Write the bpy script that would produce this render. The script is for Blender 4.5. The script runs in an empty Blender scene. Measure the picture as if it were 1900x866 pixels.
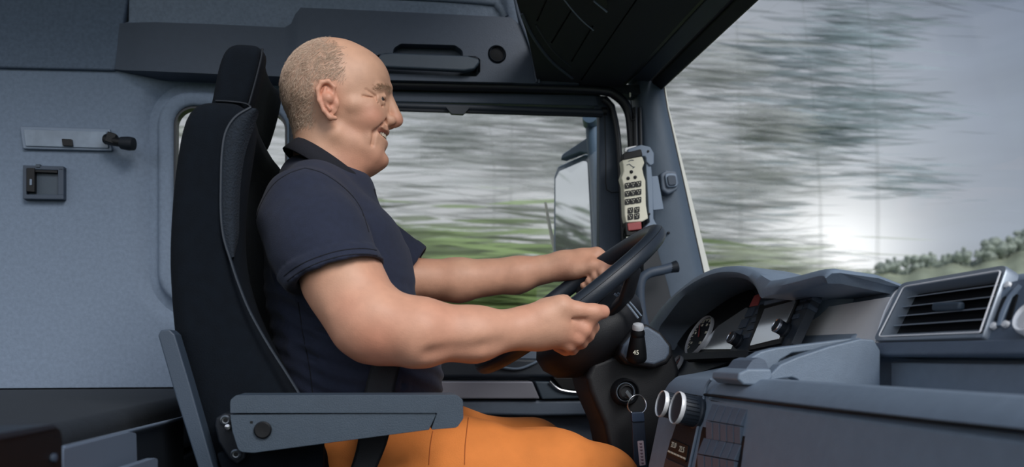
import bpy, bmesh, math, random
import numpy as np
from mathutils import Vector, Matrix
random.seed(7); rng = np.random.default_rng(7)
SC = bpy.context.scene
COL = SC.collection
PI = math.pi

# ------------------------------------------------------------------ camera
YAW = math.radians(9.46); FPX = 1500.0; HOR = 655.0
CAM = Vector((0.0, -1.5, 0.75))
cd = bpy.data.cameras.new('camera'); cam = bpy.data.objects.new('camera', cd); COL.objects.link(cam)
cam.location = CAM; cam.rotation_euler = (PI/2, 0, -YAW)
cd.sensor_width = 36; cd.lens = FPX/1900*36; cd.shift_y = (HOR-433)/1900
cd.clip_start = 0.02; cd.clip_end = 600
cd.dof.use_dof = True; cd.dof.focus_distance = 1.45; cd.dof.aperture_fstop = 28.4e-3/0.0065
SC.camera = cam

# ------------------------------------------------------------------ view, sky, sun
vs = SC.view_settings; vs.view_transform = 'Standard'; vs.look = 'None'; vs.gamma = 1; vs.exposure = 0.0
vs.use_curve_mapping = False
SC.cycles.use_denoising = True; SC.cycles.transparent_max_bounces = 64; SC.cycles.max_bounces = 10
SC.cycles.sample_clamp_indirect = 4

def ray(px, py):
    u = (px-950)/FPX; s, c = math.sin(YAW), math.cos(YAW)
    return Vector((s+u*c, c-u*s, (HOR-py)/FPX))

def make_world():
    w = bpy.data.worlds.new('sky'); SC.world = w; w.use_nodes = True
    nt = w.node_tree; nt.nodes.clear(); N = nt.nodes.new; L = nt.links.new
    tc = N('ShaderNodeTexCoord'); out = N('ShaderNodeOutputWorld'); bg = N('ShaderNodeBackground')
    sep = N('ShaderNodeSeparateXYZ'); L(tc.outputs['Generated'], sep.inputs[0])
    # elevation gradient
    el = N('ShaderNodeValToRGB'); L(sep.outputs['Z'], el.inputs[0])
    r = el.color_ramp; r.elements[0].position = 0.0; r.elements[0].color = (0.26, 0.27, 0.29, 1)
    r.elements[1].position = 1.0; r.elements[1].color = (0.20, 0.25, 0.33, 1)
    for p, c in ((0.12, (0.55, 0.56, 0.57)), (0.30, (0.47, 0.49, 0.53)), (0.5, (0.25, 0.29, 0.36))):
        e = r.elements.new(p); e.color = (*c, 1)
    # azimuth: darker, bluer ahead of the truck
    az = N('ShaderNodeMapRange'); az.interpolation_type = 'SMOOTHSTEP'
    L(sep.outputs['X'], az.inputs['Value']); az.inputs['From Min'].default_value = 0.28; az.inputs['From Max'].default_value = 0.66
    mx = N('ShaderNodeMixRGB'); mx.blend_type = 'MULTIPLY'; mx.inputs[2].default_value = (0.36, 0.43, 0.55, 1)
    L(az.outputs[0], mx.inputs[0]); L(el.outputs[0], mx.inputs[1])
    # extra sky brightness on the passenger side, added as fill for the cab interior
    bk = N('ShaderNodeMapRange'); bk.interpolation_type = 'SMOOTHSTEP'; L(sep.outputs['Y'], bk.inputs['Value']); bk.inputs['From Min'].default_value = .1; bk.inputs['From Max'].default_value = -.8
    bk.inputs['To Min'].default_value = 1; bk.inputs['To Max'].default_value = 2.6
    mb = N('ShaderNodeVectorMath'); mb.operation = 'SCALE'; L(mx.outputs[0], mb.inputs[0]); L(bk.outputs[0], mb.inputs['Scale'])
    # cloud banks
    mp = N('ShaderNodeMapping'); mp.inputs['Scale'].default_value = (2.0, 2.0, 9.0); L(tc.outputs['Generated'], mp.inputs[0])
    no = N('ShaderNodeTexNoise'); no.inputs['Scale'].default_value = 1.6; no.inputs['Detail'].default_value = 4; L(mp.outputs[0], no.inputs['Vector'])
    mr = N('ShaderNodeMapRange'); L(no.outputs[0], mr.inputs['Value']); mr.inputs['From Min'].default_value = .3; mr.inputs['From Max'].default_value = .7
    mr.inputs['To Min'].default_value = .82; mr.inputs['To Max'].default_value = 1.12
    m2 = N('ShaderNodeVectorMath'); m2.operation = 'SCALE'; L(mb.outputs[0], m2.inputs[0]); L(mr.outputs[0], m2.inputs['Scale'])
    # low sun behind thin cloud
    sd = ray(1552, 478).normalized()
    dt = N('ShaderNodeVectorMath'); dt.operation = 'DOT_PRODUCT'; L(tc.outputs['Generated'], dt.inputs[0]); dt.inputs[1].default_value = sd
    def lobe(p, k):
        a = N('ShaderNodeMath'); a.operation = 'MAXIMUM'; a.inputs[1].default_value = 0; L(dt.outputs['Value'], a.inputs[0])
        b = N('ShaderNodeMath'); b.operation = 'POWER'; b.inputs[1].default_value = p; L(a.outputs[0], b.inputs[0])
        c = N('ShaderNodeMath'); c.operation = 'MULTIPLY'; c.inputs[1].default_value = k; L(b.outputs[0], c.inputs[0]); return c
    s = N('ShaderNodeMath'); s.operation = 'ADD'; L(lobe(380, .70).outputs[0], s.inputs[0]); L(lobe(30, .24).outputs[0], s.inputs[1])
    ad = N('ShaderNodeVectorMath'); ad.operation = 'ADD'; L(m2.outputs[0], ad.inputs[0])
    cc = N('ShaderNodeVectorMath'); cc.operation = 'SCALE'; cc.inputs[0].default_value = (1, .97, .92); L(s.outputs[0], cc.inputs['Scale'])
    L(cc.outputs[0], ad.inputs[1]); L(ad.outputs[0], bg.inputs[0]); bg.inputs[1].default_value = 1.0
    L(bg.outputs[0], out.inputs[0])
make_world()

ld = bpy.data.lights.new('sun', 'SUN'); ld.energy = 2.2; ld.angle = math.radians(28); ld.color = (1.0, .96, .92)
lo = bpy.data.objects.new('sun', ld); COL.objects.link(lo)
lo.rotation_euler = Vector((0.34, -0.72, 0.60)).to_track_quat('Z', 'Y').to_euler()

# ------------------------------------------------------------------ projection helpers (points on real planes)
def WP(px, py, p0, n):
    d = ray(px, py); n = Vector(n); t = (Vector(p0)-CAM).dot(n)/d.dot(n); return CAM+d*t
def WY(px, py, Y): return WP(px, py, (0, Y, 0), (0, 1, 0))
def WX(px, py, X): return WP(px, py, (X, 0, 0), (1, 0, 0))
def WZ(px, py, Z): return WP(px, py, (0, 0, Z), (0, 0, 1))

# ------------------------------------------------------------------ materials
def lin(c):
    return tuple(((v/255)/12.92 if v/255 <= .04045 else ((v/255+.055)/1.055)**2.4) for v in c)
MATS = {}
def mat(name, rgb, rough=.5, metal=0.0, noise=0.0, nscale=40, bump=0.0, bscale=200, stretch=(1, 1, 1), spec=.5, sheen=0, attr=None, transl=0, wave=None):
    if name in MATS: return MATS[name]
    m = bpy.data.materials.new(name); m.use_nodes = True; nt = m.node_tree; N = nt.nodes.new; L = nt.links.new
    b = nt.nodes['Principled BSDF']; b.inputs['Roughness'].default_value = rough; b.inputs['Metallic'].default_value = metal
    b.inputs['Specular IOR Level'].default_value = spec
    if sheen: b.inputs['Sheen Weight'].default_value = sheen; b.inputs['Sheen Roughness'].default_value = .5
    c = lin(rgb)
    tc = N('ShaderNodeTexCoord'); mp = N('ShaderNodeMapping'); mp.inputs['Scale'].default_value = stretch
    L(tc.outputs['Object'], mp.inputs[0])
    n1 = N('ShaderNodeTexNoise'); n1.inputs['Scale'].default_value = nscale; n1.inputs['Detail'].default_value = 5; L(mp.outputs[0], n1.inputs['Vector'])
    mr = N('ShaderNodeMapRange'); L(n1.outputs[0], mr.inputs['Value']); mr.inputs['From Min'].default_value = .3; mr.inputs['From Max'].default_value = .7
    mr.inputs['To Min'].default_value = 1-noise; mr.inputs['To Max'].default_value = 1+noise
    sc = N('ShaderNodeVectorMath'); sc.operation = 'SCALE'; L(mr.outputs[0], sc.inputs['Scale'])
    if attr:
        at = N('ShaderNodeAttribute'); at.attribute_name = attr; L(at.outputs['Color'], sc.inputs[0])
    else: sc.inputs[0].default_value = c
    L(sc.outputs[0], b.inputs['Base Color'])
    if bump:
        n2 = N('ShaderNodeTexNoise') if not wave else N('ShaderNodeTexWave')
        n2.inputs['Scale'].default_value = bscale; n2.inputs['Detail'].default_value = 3
        L(mp.outputs[0] if wave else tc.outputs['Object'], n2.inputs['Vector'])
        bp = N('ShaderNodeBump'); bp.inputs['Strength'].default_value = bump; bp.inputs['Distance'].default_value = .002
        L(n2.outputs['Fac' if wave else 0], bp.inputs['Height']); L(bp.outputs[0], b.inputs['Normal'])
    if transl:
        t = N('ShaderNodeBsdfTransparent'); ms = N('ShaderNodeMixShader'); ms.inputs[0].default_value = transl
        out = nt.nodes['Material Output']; L(b.outputs[0], ms.inputs[1]); L(t.outputs[0], ms.inputs[2]); L(ms.outputs[0], out.inputs[0])
    MATS[name] = m; return m
def glass_mat(name, tint=(.97, .98, .98), refl=.05):
    m = bpy.data.materials.new(name); m.use_nodes = True; nt = m.node_tree; nt.nodes.clear(); N = nt.nodes.new; L = nt.links.new
    t = N('ShaderNodeBsdfTransparent'); t.inputs[0].default_value = (*tint, 1); g = N('ShaderNodeBsdfGlossy'); g.inputs['Roughness'].default_value = .02
    ms = N('ShaderNodeMixShader'); ms.inputs[0].default_value = refl; o = N('ShaderNodeOutputMaterial')
    L(t.outputs[0], ms.inputs[1]); L(g.outputs[0], ms.inputs[2]); L(ms.outputs[0], o.inputs[0]); return m

wall_m   = mat('wall_fabric', (112, 127, 146), .9, noise=.09, nscale=110, bump=.3, bscale=260)
upper_m  = mat('upper_wall_fabric', (118, 131, 148), .9, noise=.12, nscale=130, bump=.5, bscale=260)
lining_m = mat('lining_fabric', (88, 102, 120), .9, noise=.12, nscale=130, bump=.5, bscale=260)
trimd_m  = mat('trim_plastic', (56, 68, 84), .55, noise=.05, nscale=60, bump=.25, bscale=500)
dark_m   = mat('dark_plastic', (22, 28, 36), .6, spec=.3, noise=.05, bump=.15, bscale=500)
black_m  = mat('black_plastic', (9, 11, 15), .5, spec=.35)
rubber_m = mat('rubber_seal', (22, 27, 35), .42)
roof_m   = mat('roof_lining', (15, 21, 32), .75, noise=.05, bump=.2, bscale=400)
dash_m   = mat('dash_plastic', (116, 130, 146), .44, noise=.05, nscale=60, bump=.3, bscale=700)
dashl_m  = mat('dash_lower_plastic', (90, 102, 118), .5, noise=.05, nscale=60, bump=.3, bscale=700)
dashd_m  = mat('dash_dark_plastic', (38, 46, 56), .5, noise=.05, bump=.2, bscale=600)
silver_m = mat('silver_trim', (240, 240, 242), .35, metal=.15, noise=.02)
chrome_m = mat('chrome', (190, 192, 198), .22, metal=.9)
bolt_m   = mat('bolt_steel', (120, 126, 132), .35, metal=.8)
seat_m   = mat('seat_velour', (9, 16, 24), .95, noise=.15, nscale=60, bump=.3, bscale=500, spec=.2)
knit_m   = mat('seat_knit', (19, 29, 40), .9, noise=.2, nscale=220, bump=1.0, bscale=330)
arm_m    = mat('armrest_plastic', (58, 71, 84), .5, noise=.05, bump=.3, bscale=700)
shirt_m  = mat('shirt_cotton', (28, 35, 55), .9, noise=.12, nscale=90, bump=.35, bscale=700, sheen=.05)
collar_m = mat('collar_cotton', (16, 18, 28), .9, noise=.12, nscale=90, bump=.35, bscale=700)
pants_m  = mat('work_trousers', (228, 134, 62), .85, noise=.05, nscale=30, bump=.3, bscale=600)
belt_m   = mat('belt_webbing', (17, 21, 28), .7, bump=.4, bscale=900)
skin_m   = mat('skin', (200, 150, 120), .5, noise=.05, nscale=45, bump=.16, bscale=420, attr='col', spec=.4)
hair_m   = mat('hair', (196, 170, 148), .6, noise=.25, nscale=300)
pillar_m = mat('pillar_plastic', (72, 86, 102), .55, noise=.04, bump=.25, bscale=600)
wheel_m  = mat('wheel_leather', (34, 41, 50), .42, bump=.2, bscale=700)
hub_m    = mat('wheel_hub_plastic', (20, 22, 27), .55, bump=.15, bscale=500)
cream_m  = mat('cream_plastic', (226, 222, 202), .5)
red_m    = mat('red_plastic', (158, 72, 72), .5)
bracket_m= mat('bracket_metal', (112, 126, 144), .45, metal=.2)
glass_m  = glass_mat('clear_glass', refl=.022)
lens_m   = mat('lamp_lens', (120, 135, 152), .3, noise=.2, nscale=25)
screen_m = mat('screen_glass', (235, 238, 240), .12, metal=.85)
vent_m   = mat('vent_frame', (150, 160, 172), .35, metal=.4)
dring_m  = mat('dial_ring', (196, 198, 202), .35, metal=.2)
strip_m  = mat('outer_strip', (222, 222, 214), .5)

# ------------------------------------------------------------------ object helpers
def tag(o, label=None, cat=None, group=None, kind=None):
    if label: o['label'] = label
    if cat: o['category'] = cat
    if group: o['group'] = group
    if kind: o['kind'] = kind
    return o
def root(name, loc, label, cat, group=None):
    o = bpy.data.objects.new(name, None); COL.objects.link(o); o.location = loc; o.empty_display_size = .05
    return tag(o, label, cat, group)
def root_s(name, loc):
    o = bpy.data.objects.new(name, None); COL.objects.link(o); o.location = loc; o['kind'] = 'structure'; return o
def world_loc(o):
    v = Vector(o.location)
    return v if o.parent is None else v + world_loc(o.parent) + o.matrix_parent_inverse.translation
def put_parent(o, p):
    if p is not None:
        o.parent = p; o.matrix_parent_inverse = Matrix.Translation(-world_loc(p))
def mk(name, V, Fc, m, parent=None, smooth=True, bevel=0, seg=2, sharp=38, col=None, subsurf=0, kind=None):
    V = [tuple(v) for v in V]
    c = sum((Vector(v) for v in V[::max(1, len(V)//200)]), Vector())/len(V[::max(1, len(V)//200)])
    c = Vector((round(c.x, 3), round(c.y, 3), round(c.z, 3)))
    me = bpy.data.meshes.new(name)
    A = np.array(V, dtype=np.float64)-np.array(c)
    me.from_pydata(A.tolist(), [], [list(map(int, f)) for f in Fc]); me.update()
    bm = bmesh.new(); bm.from_mesh(me); bmesh.ops.recalc_face_normals(bm, faces=bm.faces); bm.to_mesh(me); bm.free()
    if smooth:
        me.polygons.foreach_set('use_smooth', [True]*len(me.polygons))
        if sharp and not bevel: me.set_sharp_from_angle(angle=math.radians(sharp))
    me.materials.append(m)
    o = bpy.data.objects.new(name, me); COL.objects.link(o); o.location = c
    if col is not None:
        a = me.color_attributes.new('col', 'FLOAT_COLOR', 'POINT'); a.data.foreach_set('color', np.asarray(col, dtype=np.float32).ravel())
    if bevel:
        b = o.modifiers.new('bevel', 'BEVEL'); b.width = bevel; b.segments = seg; b.limit_method = 'ANGLE'; b.angle_limit = math.radians(32); b.harden_normals = True
    if subsurf:
        s = o.modifiers.new('sub', 'SUBSURF'); s.levels = subsurf; s.render_levels = subsurf
    put_parent(o, parent)
    if kind: o['kind'] = kind
    return o
class MB:
    def __init__(s): s.V = []; s.F = []
    def add(s, V, F):
        n = len(s.V); s.V += [Vector(v) for v in V]; s.F += [[i+n for i in f] for f in F]; return s
    def prism(s, pts, off):
        off = Vector(off); n = len(pts); V = [Vector(p) for p in pts]+[Vector(p)+off for p in pts]
        return s.add(V, [list(range(n)), list(range(2*n-1, n-1, -1))]+[[i, (i+1) % n, n+(i+1) % n, n+i] for i in range(n)])
    def box(s, c, d, R=None):
        c = Vector(c); V = []
        for x in (-.5, .5):
            for y in (-.5, .5):
                for z in (-.5, .5):
                    v = Vector((x*d[0], y*d[1], z*d[2])); V.append(c+(R @ v if R else v))
        return s.add(V, [[0, 1, 3, 2], [4, 6, 7, 5], [0, 4, 5, 1], [2, 3, 7, 6], [0, 2, 6, 4], [1, 5, 7, 3]])
    def yprism(s, prof, y0, y1):
        return s.prism([(x, y0, z) for x, z in prof], (0, y1-y0, 0))
    def tube(s, P, r, seg=12, closed=False, sub=6, flat=1.0, up=None):
        P = [Vector(p) for p in P]; n = len(P)
        rr = list(r) if hasattr(r, '__len__') else [r]*n
        if sub > 1 and n > 2:
            Q, S = [], []
            rg = range(n if closed else n-1)
            for i in rg:
                p0 = P[(i-1) % n] if closed or i > 0 else P[0]; p1 = P[i]; p2 = P[(i+1) % n]; p3 = P[(i+2) % n] if closed or i+2 < n else P[-1]
                for k in range(sub):
                    t = k/sub
                    Q.append(.5*((2*p1)+(p2-p0)*t+(2*p0-5*p1+4*p2-p3)*t*t+(3*p1-p0-3*p2+p3)*t**3)); S.append(rr[i]*(1-t)+rr[(i+1) % n]*t)
            if not closed: Q.append(P[-1]); S.append(rr[-1])
            P, rr = Q, S; n = len(P)
        T = []
        for i in range(n):
            a = P[(i-1) % n] if closed or i > 0 else P[i]; b = P[(i+1) % n] if closed or i < n-1 else P[i]
            T.append((b-a).normalized())
        u = Vector(up) if up else (Vector((0, 0, 1)) if abs(T[0].z) < .9 else Vector((1, 0, 0)))
        u = (u-T[0]*u.dot(T[0])).normalized(); V = []
        for i in range(n):
            u = (u-T[i]*u.dot(T[i])).normalized(); w = T[i].cross(u)
            for k in range(seg):
                a = 2*PI*k/seg; V.append(P[i]+rr[i]*(math.cos(a)*u*flat+math.sin(a)*w))
        F = []
        for i in range(n if closed else n-1):
            j = (i+1) % n
            for k in range(seg): F.append([i*seg+k, i*seg+(k+1) % seg, j*seg+(k+1) % seg, j*seg+k])
        if not closed: F += [list(range(seg))[::-1], [(n-1)*seg+k for k in range(seg)]]
        return s.add(V, F)
    def lathe(s, prof, o, ax, seg=32, e1=None):   # prof: (radius, height)
        ax = Vector(ax).normalized(); o = Vector(o); e = Vector(e1) if e1 else (Vector((0, 0, 1)) if abs(ax.z) < .9 else Vector((1, 0, 0)))
        e = (e-ax*e.dot(ax)).normalized(); w = ax.cross(e); V = []
        for r, h in prof:
            for k in range(seg):
                a = 2*PI*k/seg; V.append(o+ax*h+(e*math.cos(a)+w*math.sin(a))*max(r, 1e-5))
        n = len(prof); F = []
        for i in range(n-1):
            for k in range(seg): F.append([i*seg+k, i*seg+(k+1) % seg, (i+1)*seg+(k+1) % seg, (i+1)*seg+k])
        if n >= 4 and prof[-1][0] > .5*max(p[0] for p in prof):      # a ring: close the profile on itself
            for k in range(seg): F.append([(n-1)*seg+k, (n-1)*seg+(k+1) % seg, (k+1) % seg, k])
        else: F += [list(range(seg)), [(n-1)*seg+k for k in range(seg)]]
        return s.add(V, F)
    def loft(s, rings, cap=True, closed=True):
        m = len(rings[0]); V = [p for r in rings for p in r]; F = []
        for i in range(len(rings)-1):
            for k in range(m if closed else m-1): F.append([i*m+k, i*m+(k+1) % m, (i+1)*m+(k+1) % m, (i+1)*m+k])
        if cap and closed: F += [list(range(m)), [(len(rings)-1)*m+k for k in range(m)]]
        return s.add(V, F)
    def go(s, name, m, parent=None, **k): return mk(name, s.V, s.F, m, parent, **k)
def fil(pts, r=6, n=5):
    """round the corners of a 2D outline; a point may carry its own radius as third value"""
    out = []; N = len(pts)
    for i in range(N):
        p = Vector(pts[i][:2]); a = Vector(pts[i-1][:2]); b = Vector(pts[(i+1) % N][:2]); R = pts[i][2] if len(pts[i]) > 2 else r
        da, db = (a-p), (b-p); la, lb = da.length, db.length
        if R <= 0 or la < 1e-6 or lb < 1e-6: out.append(tuple(p)); continue
        ang = da.angle(db, PI)
        if ang > PI-.05: out.append(tuple(p)); continue
        d = min(R/math.tan(ang/2), la*.48, lb*.48)
        s_, e_ = p+da/la*d, p+db/lb*d
        for k in range(n+1):
            t = k/n; q = (1-t)**2*s_+2*t*(1-t)*p+t*t*e_; out.append(tuple(q))
    return out
def slabY(pts, Y, th, r=0): return MB().prism([WY(x, y, Y) for x, y in (fil(pts, r) if r else [p[:2] for p in pts])], (0, th, 0))
def slabP(pts, p0, n, th, r=0):
    """outline on the plane, raised by th along the plane's normal n"""
    n = Vector(n).normalized(); return MB().prism([WP(x, y, p0, n) for x, y in (fil(pts, r) if r else [p[:2] for p in pts])], n*th)
def circ(cx, cy, rx, ry=None, n=28): 
    ry = ry or rx; return [(cx+rx*math.cos(2*PI*k/n), cy+ry*math.sin(2*PI*k/n)) for k in range(n)]
def carve(o, cutters):
    """real recesses: boolean, baked, cutters removed"""
    for c in cutters:
        b = o.modifiers.new('cut', 'BOOLEAN'); b.operation = 'DIFFERENCE'; b.solver = 'EXACT'; b.object = c
    bpy.context.view_layer.update()
    me = bpy.data.meshes.new_from_object(o.evaluated_get(bpy.context.evaluated_depsgraph_get()))
    o.modifiers.clear(); o.data = me
    me.polygons.foreach_set('use_smooth', [True]*len(me.polygons)); me.set_sharp_from_angle(angle=math.radians(35))
    for c in cutters: bpy.data.objects.remove(c)
    return o
def stroke(pts, w, close=False):
    """2D polyline as a thin closed outline (for seams and lettering strokes)"""
    L_, R_ = [], []
    n = len(pts)
    for i in range(n):
        a = Vector(pts[max(i-1, 0)]); b = Vector(pts[min(i+1, n-1)]); t = (b-a).normalized(); nn = Vector((-t.y, t.x)); p = Vector(pts[i])
        L_.append(tuple(p+nn*w/2)); R_.append(tuple(p-nn*w/2))
    return L_+R_[::-1]

# ------------------------------------------------------------------ implicit surfaces for cloth, skin and upholstery
class G: pass
def grid(lo, hi, h):
    ax = [np.arange(lo[i], hi[i]+h, h, dtype=np.float32) for i in range(3)]
    X, Y, Z = np.meshgrid(*ax, indexing='ij'); return X, Y, Z, ax
def ell(P, c, r, rot=None):
    x, y, z = P[0]-c[0], P[1]-c[1], P[2]-c[2]
    if rot is not None:            # rotation about Y, radians (x towards z)
        cs, sn = math.cos(rot), math.sin(rot); x, z = x*cs+z*sn, -x*sn+z*cs
    k0 = np.sqrt((x/r[0])**2+(y/r[1])**2+(z/r[2])**2); k1 = np.sqrt((x/r[0]**2)**2+(y/r[1]**2)**2+(z/r[2]**2)**2)
    return k0*(k0-1)/np.maximum(k1, 1e-6)
def con(P, a, b, ra, rb, sy=1.0):
    a = np.array(a, dtype=np.float32); b = np.array(b, dtype=np.float32); d = b-a; L2 = float((d**2).sum())+1e-12
    x, y, z = P[0]-a[0], P[1]-a[1], P[2]-a[2]
    h = np.clip((x*d[0]+y*d[1]+z*d[2])/L2, 0, 1)
    return np.sqrt((x-d[0]*h)**2+((y-d[1]*h)/sy)**2+(z-d[2]*h)**2)-(ra+(rb-ra)*h)
def smin(a, b, k):
    h = np.clip(.5+.5*(b-a)/k, 0, 1); return b*(1-h)+a*h-k*h*(1-h)
def smax(a, b, k): return -smin(-a, -b, k)
def chain(P, pts, rad, k=.01, sy=1.0):
    d = None
    for i in range(len(pts)-1):
        c = con(P, pts[i], pts[i+1], rad[i], rad[i+1], sy); d = c if d is None else (smin(d, c, k) if k > 0 else np.minimum(d, c))
    return d
def nets(f, lo, hi, h):
    X, Y, Z, ax = grid(lo, hi, h); V = f((X, Y, Z)).astype(np.float32); ins = V < 0
    nx, ny, nz = V.shape
    c = np.zeros((nx-1, ny-1, nz-1), np.int8)
    for i in (0, 1):
        for j in (0, 1):
            for k in (0, 1): c += ins[i:nx-1+i, j:ny-1+j, k:nz-1+k]
    act = (c > 0) & (c < 8); idx = np.argwhere(act); ids = -np.ones(act.shape, np.int64); ids[act] = np.arange(len(idx))
    S = np.zeros((len(idx), 3)); n = np.zeros(len(idx))
    cor = [(i, j, k) for i in (0, 1) for j in (0, 1) for k in (0, 1)]
    for a in cor:
        for d in range(3):
            if a[d]: continue
            b = list(a); b[d] = 1
            va = V[idx[:, 0]+a[0], idx[:, 1]+a[1], idx[:, 2]+a[2]]; vb = V[idx[:, 0]+b[0], idx[:, 1]+b[1], idx[:, 2]+b[2]]
            m = (va < 0) != (vb < 0); t = va/np.where(m, va-vb, 1)
            p = np.tile(np.array(a, float), (len(idx), 1)); p[:, d] = t; S[m] += p[m]; n[m] += 1
    P = (idx+S/n[:, None])*h+np.array([ax[0][0], ax[1][0], ax[2][0]])
    Fs = []
    for d in range(3):
        sl = [slice(None)]*3; sh = [slice(None)]*3; sl[d] = slice(0, V.shape[d]-1); sh[d] = slice(1, V.shape[d])
        A, B = ins[tuple(sl)], ins[tuple(sh)]; e = np.argwhere(A != B); flip = A[tuple(e.T)]
        o = [q for q in range(3) if q != d]
        ok = (e[:, o[0]] > 0) & (e[:, o[1]] > 0) & (e[:, o[0]] < V.shape[o[0]]-1) & (e[:, o[1]] < V.shape[o[1]]-1); e = e[ok]; flip = flip[ok]
        def g(da, db):
            q = e.copy(); q[:, o[0]] -= da; q[:, o[1]] -= db; return ids[tuple(q.T)]
        F = np.stack([g(1, 1), g(0, 1), g(0, 0), g(1, 0)], 1)
        if d == 1: F = F[:, ::-1]
        F = np.where(flip[:, None], F, F[:, ::-1]); Fs.append(F)
    return P, np.concatenate(Fs)
def relax(P, F, n=1, lam=.5):
    E = np.concatenate([F[:, [0, 1]], F[:, [1, 2]], F[:, [2, 3]], F[:, [3, 0]]])
    for _ in range(n):
        S = np.zeros_like(P); c = np.zeros(len(P))
        for a, b in ((0, 1), (1, 0)):
            np.add.at(S, E[:, a], P[E[:, b]]); np.add.at(c, E[:, a], 1)
        P = P*(1-lam)+S/np.maximum(c, 1)[:, None]*lam
    return P
def vnoise(P, sc, seed=0):
    """smooth value noise in -1..1 on three coordinate arrays"""
    r = np.random.default_rng(seed); T = r.uniform(-1, 1, (32, 32, 32)).astype(np.float32)
    q = [np.asarray(P[i])*sc[i]+100 for i in range(3)]; i0 = [np.floor(a).astype(int) for a in q]; f = [a-b for a, b in zip(q, i0)]; f = [a*a*(3-2*a) for a in f]
    o = 0
    for i in (0, 1):
        for j in (0, 1):
            for k in (0, 1):
                w = (f[0] if i else 1-f[0])*(f[1] if j else 1-f[1])*(f[2] if k else 1-f[2])
                o = o+w*T[(i0[0]+i) % 32, (i0[1]+j) % 32, (i0[2]+k) % 32]
    return o
# ================================================================== THE CAB SHELL
YW = .62
def rrect_ring(cx, cz, hx, hz, r, d, Y, n=9):
    P = []; hx, hz, r = hx+d, hz+d, max(r+d, .004)
    for q, (sx, sz) in enumerate(((1, 1), (-1, 1), (-1, -1), (1, -1))):
        for k in range(n+1):
            a = PI/2*(q+k/n); P.append(Vector((cx+sx*(hx-r)+r*math.cos(a), Y, cz+sz*(hz-r)+r*math.sin(a))))
    return P
def build_wall():
    a, b = WY(322, 194, YW), WY(533, 545, YW); cx, cz = (a.x+b.x)/2, (a.z+b.z)/2; hx, hz = (b.x-a.x)/2, (a.z-b.z)/2
    rings = [rrect_ring(cx, cz, hx, hz, .05, d, Y) for d, Y in ((0, .665), (0, .618), (.006, .612), (.026, .612), (.034, .616), (.040, .632), (.062, .638), (.085, .622), (.10, YW))]
    last = rings[-1]; x0, x1 = -1.6, WY(548, 300, YW).x; z1, z0 = 1.46, .666
    out = []
    for p in last:
        q = p.copy(); dx, dz = p.x-cx, p.z-cz
        t = min((x1-cx)/dx if dx > 0 else (x0-cx)/dx if dx < 0 else 9e9, (z1-cz)/dz if dz > 0 else (z0-cz)/dz if dz < 0 else 9e9)
        out.append(Vector((cx+dx*t, YW, cz+dz*t)))
    # square the outer corners
    for X_, Z_ in ((x1, z1), (x0, z1), (x0, z0), (x1, z0)):
        k = min(range(len(out)), key=lambda i: (out[i]-Vector((X_, YW, Z_))).length); out[k] = Vector((X_, YW, Z_))
    back = [p+Vector((0, .05, 0)) for p in out]
    o = MB().loft(rings+[out, back], cap=False).go('wall_left', wall_m, kind='structure', sharp=50)
    w = root_s('window_1', (cx, .66, cz))
    MB().prism(rrect_ring(cx, cz, hx+.002, hz+.002, .05, 0, .655), (0, .004, 0)).go('glass', glass_m, w)
    fr = MB(); fr.loft([rrect_ring(cx, cz, hx, hz, .05, d, Y) for d, Y in ((-.006, .622), (-.006, .65), (.004, .65), (.004, .622), (-.006, .622))], cap=False); fr.go('window_seal', rubber_m, w)
build_wall()
def panel(name, pts, Y, th, m, bevel=.003, **k): return slabY(pts, Y, th).go(name, m, bevel=bevel, kind='structure', **k)
panel('wall_upper_left', [(-700, -700), (236, -700), (236, 0), (229, 44), (213, 130), (-700, 108), ], YW-.012, .05, lining_m, .005)
panel('wall_upper', [(238, -700), (1010, -700), (1010, 148), (540, 140), (205, 128), (205, 44), (238, 40), (238, 0)], YW-.004, .04, upper_m, .004)
# raised rounded moulding on the upper wall
MB().tube([WY(x, y, .612) for x, y in ((300, -22), (700, -10), (900, 2), (925, 12), (938, 32))], .010, 10).go('trim_upper_moulding', upper_m, kind='structure')

# long plastic rail over the door
def rail():
    top = [(213, 44, .612), (240, 42, .60), (288, 41, .556), (400, 45, .556), (528, 51, .556), (540, 44, .55), (548, 26, .545), (558, 14, .54), (700, 20, .54), (948, 32, .54), (965, 46, .54), (1003, 152, .54)]
    bot = [(209, 128, .612), (230, 130, .60), (284, 132, .556), (400, 137, .556), (528, 142, .556), (540, 143, .55), (548, 143.5, .545), (558, 144, .54), (700, 148, .54), (948, 153, .54), (965, 154, .54), (1003, 155, .54)]
    n = len(top); V = [WY(*t) for t in top]+[WY(*t) for t in bot]
    V += [Vector((p.x, .625, p.z)) for p in V]; F = []
    for i in range(n-1): F += [[i, i+1, n+i+1, n+i], [2*n+i, 3*n+i, 3*n+i+1, 2*n+i+1], [i, 2*n+i, 2*n+i+1, i+1], [n+i, n+i+1, 3*n+i+1, 3*n+i]]
    F += [[0, n, 3*n, 2*n], [n-1, 3*n-1, 4*n-1, 2*n-1]]
    o = MB().add(V, F).go('trim_1', trimd_m, kind='structure')
    c1 = slabY(fil([(697, 97), (716, 93), (884, 99), (893, 104), (893, 128), (886, 137), (712, 131), (699, 112)], 6), .52, .055).go('c', black_m)
    c2 = slabY(fil([(728, 112), (730, 84), (744, 75), (846, 78), (860, 88), (862, 112)], 11), .52, .052).go('c', black_m)
    c3 = MB().lathe([(.024, -.05), (.024, .01)], WY(922, 101, .54), (0, 1, 0)).go('c', black_m)
    carve(o, [c1, c2, c3]); return o
rl = rail()
slabY(fil([(695, 95), (716, 91), (886, 97), (895, 104), (895, 130), (886, 139), (710, 133)], 6), .596, .004).go('handle_recess', black_m, rl)
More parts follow.
